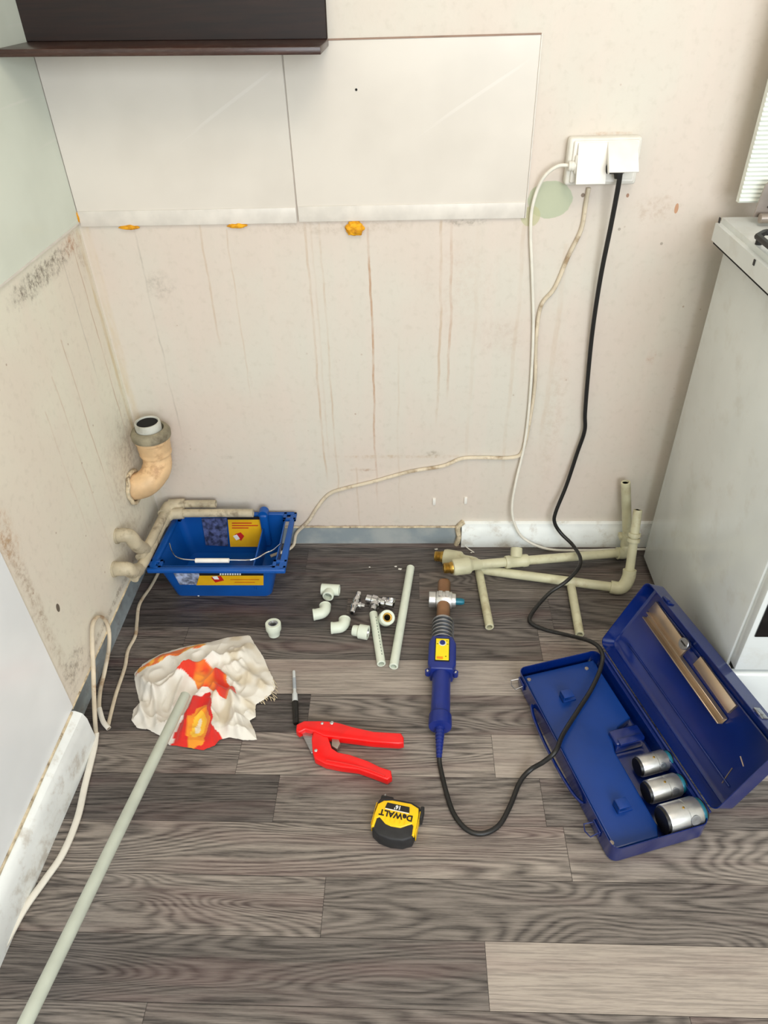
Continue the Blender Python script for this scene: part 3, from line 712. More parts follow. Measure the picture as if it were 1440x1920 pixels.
# stickers on the near outer wall
nf_ = Vector((0, -1, -.16)).normalized(); pf0 = Vector((.2, -.207, .0)); 
ob_ = lambda u, v, o=.0: at(u, v, n=nf_, p=pf0 + nf_ * o)
lab = quad_sheet('outer_label', [ob_(374, 1079, .001), ob_(494, 1079, .001), ob_(494, 1097, .001), ob_(368, 1097, .001)], M_YEL, t)
quad_sheet('photo_label', [ob_(325, 1074, .001), ob_(375, 1074, .001), ob_(370, 1096, .001), ob_(337, 1096, .001)], mat('grey_print', (150, 160, 186), .5, var=.34, vs=70), t)
quad_sheet('label_strip', [ob_(372, 1072, .001), ob_(494, 1073, .001), ob_(494, 1079, .001), ob_(374, 1079, .001)], M_BLKPRINT, t)
for k_ in range(9):
    u = 412 + k_ * 4.6; quad_sheet('label_letter', [ob_(u, 1073.4 + (k_ % 3 == 1) * 1.2, .0022), ob_(u + 3.0, 1073.4, .0022), ob_(u + 3.0, 1078, .0022), ob_(u, 1078, .0022)], M_WPRINT, lab)
quad_sheet('label_picture', [ob_(396, 1083, .002), ob_(414, 1080, .002), ob_(420, 1088, .002), ob_(404, 1092, .002)], M_REDP, lab)
quad_sheet('label_picture', [ob_(398, 1081, .0028), ob_(407, 1080, .0028), ob_(411, 1086, .0028), ob_(402, 1086, .0028)], M_WPRINT, lab)
for vv, x0, x1 in ((1086, 432, 486), (1091, 440, 478)): quad_sheet('label_line', [ob_(x0, vv, .002), ob_(x1, vv, .002), ob_(x1, vv + 1.2, .002), ob_(x0, vv + 1.2, .002)], mat('amber_print', (206, 120, 20), .5), lab)
# wire handle with grip
hz = TH + .012
hp = pts([(318, 1019, dict(z=TH)), (322, 1033, dict(z=TH + .004)), (334, 1046, dict(z=hz)), (366, 1050, dict(z=hz)), (432, 1050, dict(z=hz)), (474, 1049, dict(z=hz)), (500, 1036, dict(z=hz)), (512, 1031, dict(z=hz)), (525, 1020, dict(z=TH))])
mb = MB(); mb.tube(catmull(hp, 5), .0016, 8); hd = mb.build('wire_handle', M_CHROME, t)
g0, g1 = at(366, 1051, z=hz), at(430, 1051, z=hz)
mb = MB(); L_ = (g1 - g0).length; mb.lathe([(.0045, 0), (.0058, .001), (.0058, L_ - .001), (.0045, L_)], frame(g0, g1), 18); mb.build('grip', M_WPLAS, hd)

# ================================================================== FLOOR CABLE (stained, doubled back)
def cp_z(l): return pts(l)
A = pts([(300, 1068, dict(z=.010)), (284, 1098, dict(z=.004)), (262, 1132, dict(z=.004)), (257, 1165, dict(z=.004)), (254, 1192, dict(z=.004)), (240, 1220, dict(z=.004)), (234, 1252, dict(z=.004)), (218, 1300, dict(z=.004)), (208, 1338, dict(z=.004)), (203, 1360, dict(z=.004))])
B = pts([(204, 1366, dict(z=.005)), (193, 1352, dict(z=.008)), (186, 1328, dict(z=.010)), (188, 1295, dict(z=.014)), (196, 1260, dict(z=.020)), (204, 1215, dict(x=.006)), (204, 1180, dict(x=.007)), (195, 1160, dict(x=.008)),
     (183, 1157, dict(x=.009)), (174, 1172, dict(x=.010)), (173, 1205, dict(x=.011)), (175, 1250, dict(x=.014)), (176, 1300, dict(x=.020)), (178, 1345, dict(x=.030)), (180, 1375, dict(z=.008)), (176, 1405, dict(z=.005)),
     (160, 1470, dict(z=.004)), (145, 1535, dict(z=.004)), (118, 1600, dict(z=.004)), (84, 1650, dict(z=.004)), (45, 1705, dict(z=.005)), (12, 1765, dict(z=.006)), (-25, 1830, dict(z=.006)), (-60, 1900, dict(z=.006))])
t = thing('floor_cable', 'cream stained cable doubled back beside the left skirting board, its near run white', 'cable', tuple(A[-1]))
mb = MB(); mb.tube(catmull(A, 7), .0042, 10, flat=.7, up=(0, 0, 1)); mb.build('stained_run', M_CORDS, t)['label'] = 'brown-stained run towards the tray'
mb = MB(); mb.tube(catmull(B[:15], 7), .0046, 10, flat=.75, up=(0, 0, 1)); mb.build('loop', M_CORDS, t)
mb = MB(); mb.tube(catmull(B[14:], 7), .0066, 10, flat=.75, up=(0, 0, 1)); mb.build('white_run', M_CORDW, t)
mb = MB(); mb.tube(catmull(B[:3], 7), .0054, 10, flat=.75, up=(0, 0, 1)); mb.build('bare_end', M_CORDW, t)
mb = MB(); mb.tube(catmull(pts([(46, 1668, dict(z=.003)), (38, 1700, dict(z=.003)), (18, 1740, dict(z=.003)), (-10, 1780, dict(z=.003))]), 6), .0034, 8)
tag(mb.build('cable_offcut', M_CORDW), 'thin white cable strand lying against the left skirting, bottom left corner', 'cable')

# ================================================================== RAG
outline_px = [(247, 1352), (250, 1330), (262, 1318), (254, 1285), (252, 1262), (268, 1246), (300, 1228), (345, 1215), (392, 1206), (430, 1195), (468, 1191), (480, 1212), (494, 1232), (503, 1255), (512, 1272), (517, 1290),
              (508, 1302), (497, 1312), (480, 1322), (479, 1332), (480, 1346), (468, 1352), (478, 1372), (482, 1388), (455, 1389), (432, 1384), (412, 1388), (404, 1400), (380, 1407), (352, 1402), (318, 1398), (300, 1380), (276, 1369), (258, 1366)]
OP = [at(u, v, z=.002) for u, v in outline_px]
RC = at(365, 1305, z=0)
NT, NR_ = 240, 90
closed = OP + [OP[0]]
def outline_pt(s):
    n = len(OP); f = s * n; i = int(f) % n; k = f - int(f); return closed[i].lerp(closed[i + 1], k)
def pin(px, py, poly):
    c = False; n = len(poly)
    for i in range(n):
        x1, y1 = poly[i]; x2, y2 = poly[(i + 1) % n]
        if (y1 > py) != (y2 > py) and px < (x2 - x1) * (py - y1) / (y2 - y1) + x1: c = not c
    return c
def w2(pts_): return [tuple(at(u, v, z=.012)[:2]) for u, v in pts_]
ZR1 = w2([(252, 1268), (258, 1250), (300, 1228), (350, 1214), (385, 1208), (392, 1216), (365, 1222), (330, 1232), (300, 1240), (275, 1250)])
ZR2 = w2([(335, 1272), (362, 1256), (382, 1247), (400, 1254), (416, 1262), (430, 1284), (444, 1310), (425, 1316), (402, 1302), (388, 1290), (372, 1290), (362, 1276)])
ZR3 = w2([(392, 1298), (370, 1308), (352, 1330), (335, 1370), (312, 1398), (330, 1404), (352, 1402), (380, 1408), (404, 1400), (416, 1385), (410, 1368), (396, 1362), (402, 1330)])
vs = []; cols = []
FOLDS = [((262, 1262), (300, 1300), .010), ((300, 1300), (352, 1262), .010), ((335, 1272), (400, 1235), .012), ((400, 1235), (455, 1225), .008), ((300, 1296), (292, 1360), .009), ((330, 1322), (346, 1270), .010),
         ((400, 1295), (445, 1318), .012), ((440, 1300), (440, 1380), .009), ((405, 1310), (392, 1395), .010), ((370, 1320), (345, 1395), .010), ((268, 1320), (268, 1362), .008), ((440, 1240), (505, 1290), .007), ((400, 1262), (450, 1290), .008)]
FW = [(at(*a, z=.01), at(*b, z=.01), h) for a, b, h in FOLDS]
def segd(px, py, a, b):
    ax, ay, bx, by = a.x, a.y, b.x, b.y; dx_, dy_ = bx - ax, by - ay
    k = max(0, min(1, ((px - ax) * dx_ + (py - ay) * dy_) / (dx_ * dx_ + dy_ * dy_))); return math.hypot(px - ax - k * dx_, py - ay - k * dy_)
def rag_h(px, py, e):
    wv = Vector((px * 9, py * 9, 1.3)); wx = noise.noise(wv) * .02; wy = noise.noise(wv + Vector((7, 3, 1))) * .02
    h = .006
    qx, qy = px + wx, py + wy
    r1 = 1 - abs(noise.noise(Vector((qx * 15, qy * 15, .4)))) * 2.2; r2 = 1 - abs(noise.noise(Vector((qx * 34, qy * 26, 5)))) * 2
    h += .011 * max(0, r1) ** 2 + .0045 * max(0, r2) ** 2 + .012 * (noise.noise(Vector((px * 12, py * 12, 9))) + .3)
    for a, b, hh in FW:
        d = segd(qx, qy, a, b); h += hh * 1.4 * math.exp(-(d / .008) ** 2)
    h = max(h, .003)
    return h * min(1, .22 + e * 4.5)
WHT = (.80, .765, .69); GRYW = (.70, .63, .53)
for i in range(NR_ + 1):
    r = (i / NR_)
    for j in range(NT):
        o = outline_pt(j / NT); k = r
        jag = 1 + (.010 * noise.noise(Vector((j * .9, 0, 0))) if i > NR_ - 4 else 0)
        p = RC.lerp(o, k * jag); e = 1 - r
        z = rag_h(p.x, p.y, e)
        vs.append(Vector((p.x, p.y, z)))
        nz = noise.noise(Vector((p.x * 45, p.y * 45, 2))); jx, jy = p.x + .007 * nz, p.y + .007 * noise.noise(Vector((p.x * 45, p.y * 45, 8)))
        c = Vector(WHT)
        st = max(0, noise.noise(Vector((p.x * 30, p.y * 30, 11)))) ; 
        if p.x > RC.x + .045: c = c.lerp(Vector((.60, .50, .34)), min(.75, .15 + st * 1.8))
        else: c = c.lerp(Vector(GRYW), min(.6, st * 1.0))
        if pin(jx, jy, ZR1): c = Vector((.78, .17, .03)) if nz < .05 else Vector((.86, .42, .05)); 
        if pin(jx, jy, ZR2): c = Vector((.74, .04, .015)).lerp(Vector((.86, .28, .03)), max(0, min(1, .45 + 2.2 * noise.noise(Vector((p.x * 40, p.y * 22, 4))))))
        if pin(jx, jy, ZR3):
            cc_ = at(372, 1362, z=.012); dd_ = math.hypot((p.x - cc_.x) / .62, (p.y - cc_.y) / 1.5) + .012 * nz
            c = Vector((.68, .02, .012)) if dd_ > .034 else (Vector((.86, .30, .02)) if dd_ > .022 else (Vector((.88, .52, .04)) if dd_ > .009 else Vector((.80, .72, .52))))
        cols.append(c)
fs = []
for i in range(NR_):
    for j in range(NT):
        j2 = (j + 1) % NT
        if i == 0: fs.append((0 * NT + 0, (i + 1) * NT + j, (i + 1) * NT + j2))
        else: fs.append((i * NT + j, (i + 1) * NT + j, (i + 1) * NT + j2, i * NT + j2))
mb = MB(); mb.add(vs, fs, None, True)
m, nt, bs = newmat('cotton_cloth'); g = NB(nt)
an = nt.nodes.new('ShaderNodeAttribute'); an.attribute_name = 'dye'; nt.links.new(an.outputs['Color'], bs.inputs['Base Color'])
bs.inputs['Roughness'].default_value = .9; nt.links.new(g.bump(g.noise(g.coord(), 700, 2), .3, .001), bs.inputs['Normal'])
bs.inputs['Sheen Weight'].default_value = .2
RL = RC.copy(); 
rag = MB.build(mb, 'rag', m)
tag(rag, 'crumpled white cotton rag with red and orange patches lying on the floor', 'rag')
ca = rag.data.attributes.new('dye', 'FLOAT_COLOR', 'POINT')
for i, c in enumerate(cols): ca.data[i].color = (c[0], c[1], c[2], 1)
# frayed threads at the right edge are part of the cloth
rr = random.Random(5); mb = MB()
for k_ in range(34):
    u, v = (517 - abs(rr.gauss(0, 6)), 1275 + rr.random() * 40) if k_ % 2 else (500 - rr.random() * 22, 1304 + rr.random() * 12)
    a = at(u - 5, v - 3, z=.004); b = at(u + rr.uniform(-2, 7), v + rr.uniform(0, 7), z=.002)
    mb.tube([a, a.lerp(b, .5) + Vector((0, 0, .002)), b], .0006, 5)
mb.build('frayed_threads', mat('thread', (216, 200, 166), .9), rag)

# ================================================================== LONG PIPE
pt = at(348, 1303, z=.050); pe = at(47, 1920, z=.120)
d_ = (pe - pt).normalized(); far = pt + d_ * ((.018 - pt.x) / d_.x if d_.x < 0 else 1.2)
if (far - pt).length > 1.6: far = pt + d_ * 1.6
t = thing('plastic_pipe', 'long grey-green plastic pipe leaning from the rag towards the lower left', 'pipe', tuple(pt))
mb = MB(); hollow(mb, pt, far, .0106, .0072, 32); mb.build('pipe', M_PPRW, t)

# ================================================================== MARKER
ma, mb_ = at(551, 1258, z=.007), at(555, 1357, z=.007)
L_ = (mb_ - ma).length; F_ = frame(ma, mb_)
t = thing('marker_pen', 'grey permanent marker with a black cap, above the red cutter', 'marker', M=T(ma.x, ma.y, 0))
mb = MB(); mb.lathe([(.0, 0), (.0030, .0005), (.0034, .003), (.0036, L_ * .42), (.0058, L_ * .46), (.0062, L_ * .60), (.0062, L_ * .62)], F_, 24); mb.build('barrel', M_GREYPL, t)
mb = MB(); mb.lathe([(.0066, L_ * .605), (.0066, L_ * .70), (.0060, L_ * .95), (.0052, L_), (.0, L_ + .0005)], F_, 24); mb.box((-.0012, .0055, L_ * .64), (.0012, .0082, L_ * .92), F_, bev=.0005, seg=1); mb.build('cap', M_BLKPL, t)
mb = MB(); mb.lathe([(.00375, L_ * .15), (.0039, L_ * .15), (.0039, L_ * .36), (.00375, L_ * .36)], F_, 24); mb.build('print_band', mat('pale_grey_print', (158, 164, 170), .5), t)

# ================================================================== RED PIPE CUTTER
cz = .012
def px(l, z): return [at(u, v, z=z) for u, v in l]
def slab(name, poly, z0, z1, m, par, bev=.003, seg=3):
    q = [at(u, v, z=z1) for u, v in poly]; mb = MB(); mb.prism([(p.x, p.y) for p in q], z1 - z0, T(0, 0, z0), bev=bev, seg=seg); return mb.build(name, m, par)
t = thing('pipe_cutter', 'red ratchet pipe cutter lying open on the floor', 'pipe cutter', tuple(at(600, 1395, z=0)))
up = [(556, 1358), (570, 1351), (598, 1351), (622, 1352), (640, 1356), (660, 1362), (700, 1371), (752, 1374), (757, 1382), (757, 1392), (748, 1394), (700, 1391), (655, 1385), (620, 1381), (606, 1379), (592, 1372), (572, 1367), (560, 1373), (555, 1369)]
slab('upper_handle', up, .004, .024, M_RED, t)
lw_ = [(588, 1366), (612, 1370), (618, 1390), (622, 1402), (634, 1410), (655, 1414), (690, 1426), (712, 1437), (733, 1444), (735, 1456), (726, 1462), (700, 1452), (672, 1442), (640, 1438), (610, 1432), (590, 1422), (586, 1410), (584, 1385)]
slab('lower_handle', lw_, .002, .021, M_RED, t)
slab('blade', [(566, 1368), (584, 1374), (590, 1388), (590, 1410), (584, 1412), (575, 1394), (568, 1380)], .010, .0125, M_STEEL, t, bev=.0004, seg=1)
slab('jaw_shoe', [(622, 1380), (634, 1384), (638, 1394), (632, 1404), (622, 1398)], .006, .016, M_GREYM, t, bev=.001)
for (u, v, r) in ((604, 1356, .0032), (622, 1355, .0042), (592, 1405, .0036)):
    c = at(u, v, z=.025); zz = .0235 if v < 1380 else .0205
    mb = MB(); mb.lathe([(r, 0), (r, .0012), (r * .6, .0024), (0, .0026)], T(c.x, c.y, zz), 16); mb.build('rivet', M_CHROME, t)
slab('handle_grip_inlay', [(706, 1387), (748, 1390), (748, 1393), (704, 1391)], .0045, .016, M_BLKPL, t, bev=.0005, seg=1)
# inner channel on lower handle
mb = MB(); mb.tube(catmull(px([(612, 1426), (650, 1433), (690, 1443), (722, 1456)], .021), 6), .0022, 8); mb.build('handle_ridge', M_RED, t)

# ================================================================== TAPE MEASURE
c0 = at(742, 1542, z=.018); ang = math.radians(180 - 12)
t = thing('tape_measure', 'yellow and black tape measure lying upside down to the viewer', 'tape measure', (c0.x, c0.y, 0), ang)
H = .040
# local frame: text reads along +x, +y is the top edge of the text (towards the viewer side)
SXT = 1.1
body = [(-.036, -.030), (-.020, -.037), (.022, -.036), (.034, -.030), (.0375, -.010), (.0365, .012), (.033, .030), (.020, .039), (0, .042), (-.020, .039), (-.034, .030), (-.0375, .010), (-.0375, -.012)]
body = [(x * SXT, y) for x, y in body]
mb = MB(); mb.prism(body, H - .006, T(0, 0, .001), bev=.004, seg=3); mb.build('case', M_RUBB, t, local=True)
# yellow shell: arch plus two side arms
yel = [(-.034, -.026), (-.020, -.032), (.012, -.031), (.026, -.027), (.0345, -.018), (.036, .004), (.0355, .026), (.031, .0265), (.030, .009), (.026, .006), (.014, .016), (.004, .0185), (-.012, .0175), (-.024, .009), (-.029, .006), (-.0315, .009), (-.0325, .0265), (-.0365, .026), (-.0370, .004), (-.036, -.016)]
yel = [(x * SXT, y) for x, y in yel]
mb = MB(); mb.prism(yel, .010, T(0, 0, H - .013), bev=.0022, seg=3); sh = mb.build('yellow_shell', M_YTAPE, t, local=True)
for sx in (-1, 1): mb = MB(); mb.box((sx * .0409 - .001, -.024, .006), (sx * .0409 + .001, .020, H - .008), bev=.0008, seg=1); mb.build('side_shell', M_YTAPE, t, local=True)
zt = H - .003
mb = MB(); mb.prism([(-.021, -.024), (.021, -.024), (.023, -.013), (-.023, -.013)], .0006, T(0, 0, zt)); lb = mb.build('size_label', M_BLKPRINT, t, local=True)
mb = MB(); mb.prism([(-.022, -.0125), (.022, -.0125), (.022, -.011), (-.022, -.011)], .0006, T(0, 0, zt)); mb.build('white_line', M_WPRINT, t, local=True)
text_mb("16'", .0105, T(.0, -.0185, zt + .0006)).build('size_text', M_WPRINT, lb, local=True)
text_mb("DeWALT", .0155, T(0, -.0035, zt + .0003)).build('maker_text', M_BLKPRINT, t, local=True)
mb = MB()
for k_ in range(5): mb.box((-.020 + k_ * .009, .003, zt - .0002), (-.018 + k_ * .009, .012, zt + .0008), bev=.0003, seg=1)
mb.build('shell_ribs', M_YTAPE, t, local=True)
mb = MB(); mb.box((-.047, -.036, .004), (-.040, -.012, .030), bev=.002, seg=2); mb.build('belt_clip', M_RUBB, t, local=True)
mb = MB(); mb.box((.014, -.046, .004), (.038, -.034, .022), bev=.002, seg=2); mb.build('nose_guard', M_RUBB, t, local=True)
mb = MB(); mb.box((.030, -.050, .001), (.033, -.040, .020), bev=.0005, seg=1); mb.build('end_hook', M_STEEL, t, local=True)

# ================================================================== LOOSE PLASTIC PIPES ON THE FLOOR
def loose_pipe(a, b, label, m, ro=.0098, grp='loose cut pipes on the floor', ri=.0066):
    a = at(*a, z=ro); b = at(*b, z=ro); t = thing('plastic_pipe', label, 'pipe', (a.x, a.y, 0), group=grp)
    mb = MB(); hollow(mb, a, b, ro, ri); mb.build('pipe', m, t)
    mb = MB(); d = (b - a).normalized()
    return t, a, b
loose_pipe((770, 1064), (738, 1250), 'longer loose green-white pipe piece just left of the welding iron', M_PPR, .0103)
t, a, b = loose_pipe((700, 1150), (715, 1245), 'short loose green-white pipe piece with dark printing, beside the chrome valves', M_PPR, .0100)
mb = MB(); side = Vector((-.35, 0, .93)); rr = random.Random(8)
for k_ in range(13):
    p = a.lerp(b, .12 + .06 * k_) + Vector((.0042, -.001, .0089)); d = (b - a).normalized() * (.0045 + .002 * rr.random())
    mb.tube([p, p + d], .0009, 6)
mb.build('pipe_printing', mat('dark_green_print', (66, 84, 70), .6), t)
loose_pipe((897, 1066), (918, 1176), 'loose aged pipe stub left of the black cord, under the pipe frame', M_OLD, .0105)
loose_pipe((1070, 1094), (1087, 1190), 'loose aged pipe stub right of the black cord, under the pipe frame', M_OLD, .0105)

# ================================================================== FITTINGS
def fit(label, cat, u, v, name, grp, z=0):
    c = at(u, v, z=z + .012); return thing(name, label, cat, (c.x, c.y, 0), group=grp), c
GF = 'white pipe fittings scattered on the floor'
# tee
t, c = fit('white plastic tee fitting, farthest left of the scattered fittings', 'pipe fitting', 619, 1107, 'tee_fitting', GF)
a = Vector((c.x - .022, c.y + .002, .0145)); b_ = Vector((c.x + .024, c.y - .002, .0145))
mb = MB(); hollow(mb, a, b_, .0145, .0100)
mb2 = Vector((c.x, c.y, .0145)); hollow(mb, mb2 + Vector((-.001, -.009, 0)), mb2 + Vector((-.003, -.027, .002)), .0140, .0100); mb.build('tee_body', M_WPLAS2 if False else M_PPR, t)
mb = MB(); mb.lathe([(.0, 0), (.0101, 0)], frame(mb2 + Vector((-.0027, -.014, .001)), mb2 + Vector((-.003, -.027, .002))), 20); mb.build('bore_disc', M_PPRW, t)
def elbow(u, v, label, rz):
    c = at(u, v, z=.014); t = thing('elbow_fitting', label, 'pipe fitting', (c.x, c.y, 0), rz, GF)
    pth = [(-.020, -.010, .0145), (-.008, -.009, .0145), (.003, -.006, .0145), (.009, .002, .0145), (.0105, .010, .0145), (.0105, .019, .0145)]
    mb = MB(); P_ = catmull(pth, 5); mb.tube(P_, .0138, 24, caps=False)
    hollow(mb, P_[2], P_[0], .0145, .0102); hollow(mb, P_[-3], P_[-1], .0145, .0102); mb.build('elbow_body', M_PPR, t, local=True)
    for (qa, qb) in ((P_[3], P_[0]), (P_[-4], P_[-1])): mb = MB(); mb.lathe([(0, 0), (.0102, 0)], frame(qa, qb), 20); mb.build('bore_disc', M_PPRW, t, local=True)
elbow(602, 1146, 'white plastic elbow below the tee fitting', math.radians(8))
elbow(637, 1172, 'white plastic elbow left of the flanged adapter', math.radians(0))
def adapter(u, v, label, axis, L_, r0, r1, ins, zc=None, steps=False):
    c = at(u, v, z=zc or r1); t = thing('threaded_adapter', label, 'pipe fitting', (c.x, c.y, 0), group=GF)
    ax = Vector(axis).normalized(); a = c - ax * L_ / 2; Fm = frame(a, a + ax * L_)
    if steps: pf = [(.0095, 0), (r0, 0), (r0 + .001, .004), (r0 + .001, L_ * .35), (r1, L_ * .42), (r1, L_ - .001), (r1 - .001, L_), (.0115, L_), (.0115, L_ - .012), (.0095, L_ - .014)]
    else: pf = [(.0095, 0), (r0, 0), (r0 + .0015, L_ * .3), (r1, L_ * .5), (r1, L_ - .0015), (r1 - .001, L_), (.0115, L_), (.0115, L_ - .012), (.0095, L_ - .014)]
    mb = MB(); mb.lathe(pf, Fm, 28, closed=True)
    mb.build('plastic_body', M_PPR if label.startswith('green') or True else M_WPLAS, t)
    mb = MB(); pf = [(.0118, L_ - .002)]
    zz = L_ - .001; prof = [(.0117, zz), (.0098, zz)]
    for k_ in range(5): prof += [(.0098, zz - .0012 - k_ * .002), (.0090, zz - .002 - k_ * .002)]
    prof += [(.0064, zz - .013), (.0064, zz - .004), (.0078, zz - .0005)]
    mb.lathe(prof, Fm, 24, closed=True); mb.build('metal_thread', ins, t)
    mb = MB(); mb.lathe([(0, zz - .0125), (.0066, zz - .0125)], Fm, 20); mb.build('bore_disc', M_SHADE, t)  # black disc deep in the thread stands in for its inner shade
    return t, Fm
adapter(513, 1179, 'white round adapter with a metal thread standing upright, right of the rag', (0.02, .10, 1), .036, .0135, .0185, M_ALU, zc=.0185)
adapter(723, 1160, 'green-white adapter with a brass thread leaning beside the long loose pipe', (.20, -.42, .62), .040, .0135, .0185, M_BRASS, zc=.023)
adapter(676, 1184, 'green-white stepped flanged adapter left of the short loose pipe', (.97, -.22, .0), .038, .0120, .0172, M_CHROME, zc=.0178, steps=True)

# chrome angle valves
def valve(label, P0, P1, P2, P3, knob, small):
    """P0-P1 body axis, P2-P3 branch"""
    t = thing('angle_valve', label, 'valve', (P0.x, P0.y, 0), group='chrome valves among the fittings')
    L_ = (P1 - P0).length; mb = MB()
    r = .0072 if small else .0105
    mb.lathe([(.004, 0), (r * 1.0, 0), (r, L_ * .25), (r * 1.35, L_ * .3), (r * 1.35, L_ * .42), (r * .85, L_ * .46), (r * .85, L_ * .55), (r * 1.2, L_ * .6), (r * 1.3, L_ * .78), (r, L_ * .82), (r, L_), (.004, L_)], frame(P0, P1), 20, closed=True); mb.build('valve_body', M_CHROME, t)
    L2 = (P3 - P2).length
    mb = MB(); mb.lathe([(r * .9, 0), (r * .9, L2 * .4), (r * 1.25, L2 * .42), (r * 1.25, L2 * .62), (r * .8, L2 * .66), (r * .75, L2), (.0, L2)], frame(P2, P3), 18); mb.build('branch', M_CHROME, t)
    mb = MB(); mb.lathe([(0, 0), (r * .9, 0), (r * 1.0, .003), (r * .95, .011), (0, .013)], frame(knob[0], knob[1]), 12); mb.build('knob', M_CHROME, t)
    mb = MB(); mb.lathe([(0, -.0004), (r * .6, -.0004)], frame(P0, P1), 14); mb.build('bore_disc', M_SHADE, t)  # black discs at both ends stand in for the shaded openings
    mb = MB(); mb.lathe([(0, 0), (r * .7, 0)], frame(P1 + (P1 - P0).normalized() * .0005, P1 * 2 - P0), 14); mb.build('bore_disc', M_SHADE, t)
q = lambda u, v, z=.011: at(u, v, z=z)
valve('small chrome valve nearest the elbows, with its stem up', q(660, 1150), q(672, 1116), q(667, 1134), q(684, 1136), (q(672, 1118, .012), q(674, 1106, .014)), True)
valve('chrome angle valve lying above the brass-thread adapter', q(738, 1134, .013), q(688, 1122, .013), q(705, 1128, .013), q(699, 1144, .012), (q(733, 1130, .018), q(735, 1118, .028)), False)

# ================================================================== PIPE FRAMES (old assemblies)
def union(mb, a, b): 
    L_ = (b - a).length; mb.lathe([(.0120, L_), (.0135, L_ - .004), (.0135, L_ * .72), (.0150, L_ * .66), (.0205, L_ * .60), (.0215, L_ * .55), (.0215, L_ * .12), (.0195, L_ * .03), (.0110, 0), (.009, 0), (.009, L_)], frame(a, b), 28, closed=True)
def brass(mb, a, b):
    L_ = (b - a).length; pf = [(.0075, 0), (.0125, 0), (.0130, L_ * .1)]
    for k_ in range(4): pf += [(.0142, L_ * (.15 + k_ * .12)), (.0130, L_ * (.21 + k_ * .12))]
    pf += [(.0155, L_ * .7), (.0155, L_), (.0075, L_)]
    mb.lathe(pf, frame(a, b), 20, closed=True)
ro = .0118
# rear frame with tee and tall riser
Zr = .030
A0, A1 = at(815, 1046, z=Zr), at(868, 1053, z=Zr); 
A0 = at(818, 1046, z=.030); Am = at(834, 1048, z=.030); A1 = at(878, 1056, z=.028); A2 = at(890, 1058, z=.026)
t = thing('pipe_assembly', 'rear aged pipe assembly with a brass union, a tee and the taller riser', 'pipe assembly', (A2.x, A2.y, 0), group='old pipe assemblies against the back skirting')
EA = at(1172, 1036, z=.020)
NA0, NA1, NA2 = at(836, 1065, z=.047), at(850, 1064, z=.047), at(898, 1058, z=.044)
mb = MB(); mb.tube([NA2 - (EA - NA2).normalized() * .02, EA], ro, 22); mb.build('long_pipe', M_OLD, t)
mb = MB(); union(mb, NA1 - (NA2 - NA1).normalized() * .004, NA2 + (EA - NA2).normalized() * .006); mb.build('union_body', M_OLD, t)
mb = MB(); brass(mb, NA0 - (NA2 - NA0).normalized() * .006, NA1); mb.build('brass_thread', M_BRASS, t)
Tc = at(958, 1051, z=.021); dA = (EA - NA2).normalized(); Tc = NA2 + dA * (Tc - NA2).dot(dA)
mb = MB(); mb.lathe([(ro, 0), (.0155, 0), (.0165, .003), (.0165, .012), (.0155, .014), (.0155, .046), (.0165, .048), (.0165, .057), (.0155, .060), (ro, .060)], frame(Tc - dA * .025, Tc + dA * .035), 24)
tb = Tc + dA * .004
hollow(mb, tb + Vector((0, .004, .008)), tb + Vector((.002, .024, .024)), .0150, .0108); mb.build('tee', M_OLD, t)
mb = MB(); mb.lathe([(0, 0), (.0108, 0)], frame(tb + Vector((.0015, .019, .020)), tb + Vector((.002, .024, .024))), 20); mb.build('bore_disc', M_SHADE, t)  # black disc painted for the shade within the tee branch
ra = Vector((EA.x + .004, -.040, .0)); rt = at(1173, 904, y=-.036)
mb = MB(); hollow(mb, Vector((EA.x + .002, -.052, .055)), rt, ro, .0078); mb.build('riser', M_OLD, t)
mb = MB(); mb.lathe([(0, 0), (.0079, 0)], frame(rt - Vector((0, 0, .004)), rt), 20); mb.build('bore_disc', M_SHADE, t)  # black disc standing for shade inside the riser's open top
mb = MB(); mb.tube(catmull([EA - dA * .022, EA, EA + Vector((.004, .003, .016)), Vector((EA.x + .002, -.052, .040)), Vector((EA.x + .002, -.052, .075))], 5), .0158, 24)
mb.build('elbow', M_OLD, t)
mb = MB(); cl = Vector((EA.x - .006, -.045, .062)); mb.box(cl - Vector((.014, .010, .006)), cl + Vector((.034, .012, .006)), R(0, 'X'), bev=.002); mb.build('pipe_clip', M_OLD, t)
# front frame
EB = at(1165, 1103, z=.020); Bs = at(915, 1070, z=.0135)
t = thing('pipe_assembly', 'front aged pipe assembly running to the low corner elbow and the shorter riser', 'pipe assembly', (EB.x, EB.y, 0), group='old pipe assemblies against the back skirting')
dB = (EB - Bs).normalized(); B0 = Bs - dB * .055
F0, F1, F2 = at(819, 1043, z=.0225), at(833, 1044, z=.0225), at(876, 1051, z=.0225)
mb = MB(); mb.tube(catmull([F2, F2 + (F2 - F1).normalized() * .020, Bs + Vector((-.012, .004, .001)), Bs + dB * .03], 6) + [EB], ro, 22); mb.build('long_pipe', M_OLD, t)
mb = MB(); union(mb, F1 - (F2 - F1).normalized() * .004, F2 + (F2 - F1).normalized() * .016); mb.build('union_body', M_OLD, t)
mb = MB(); brass(mb, F0 - (F2 - F0).normalized() * .006, F1); mb.build('brass_thread', M_BRASS, t)
r2t = at(1196, 956, y=-.112); r2b = EB + Vector((.016, .012, .028))
mb = MB(); hollow(mb, r2b, r2t, .0108, .0072); mb.build('riser', M_OLD, t)
mb = MB(); mb.lathe([(0, 0), (.0073, 0)], frame(r2t - Vector((0, 0, .003)), r2t), 20); mb.build('bore_disc', M_SHADE, t)  # shade in this riser's mouth painted as a black disc
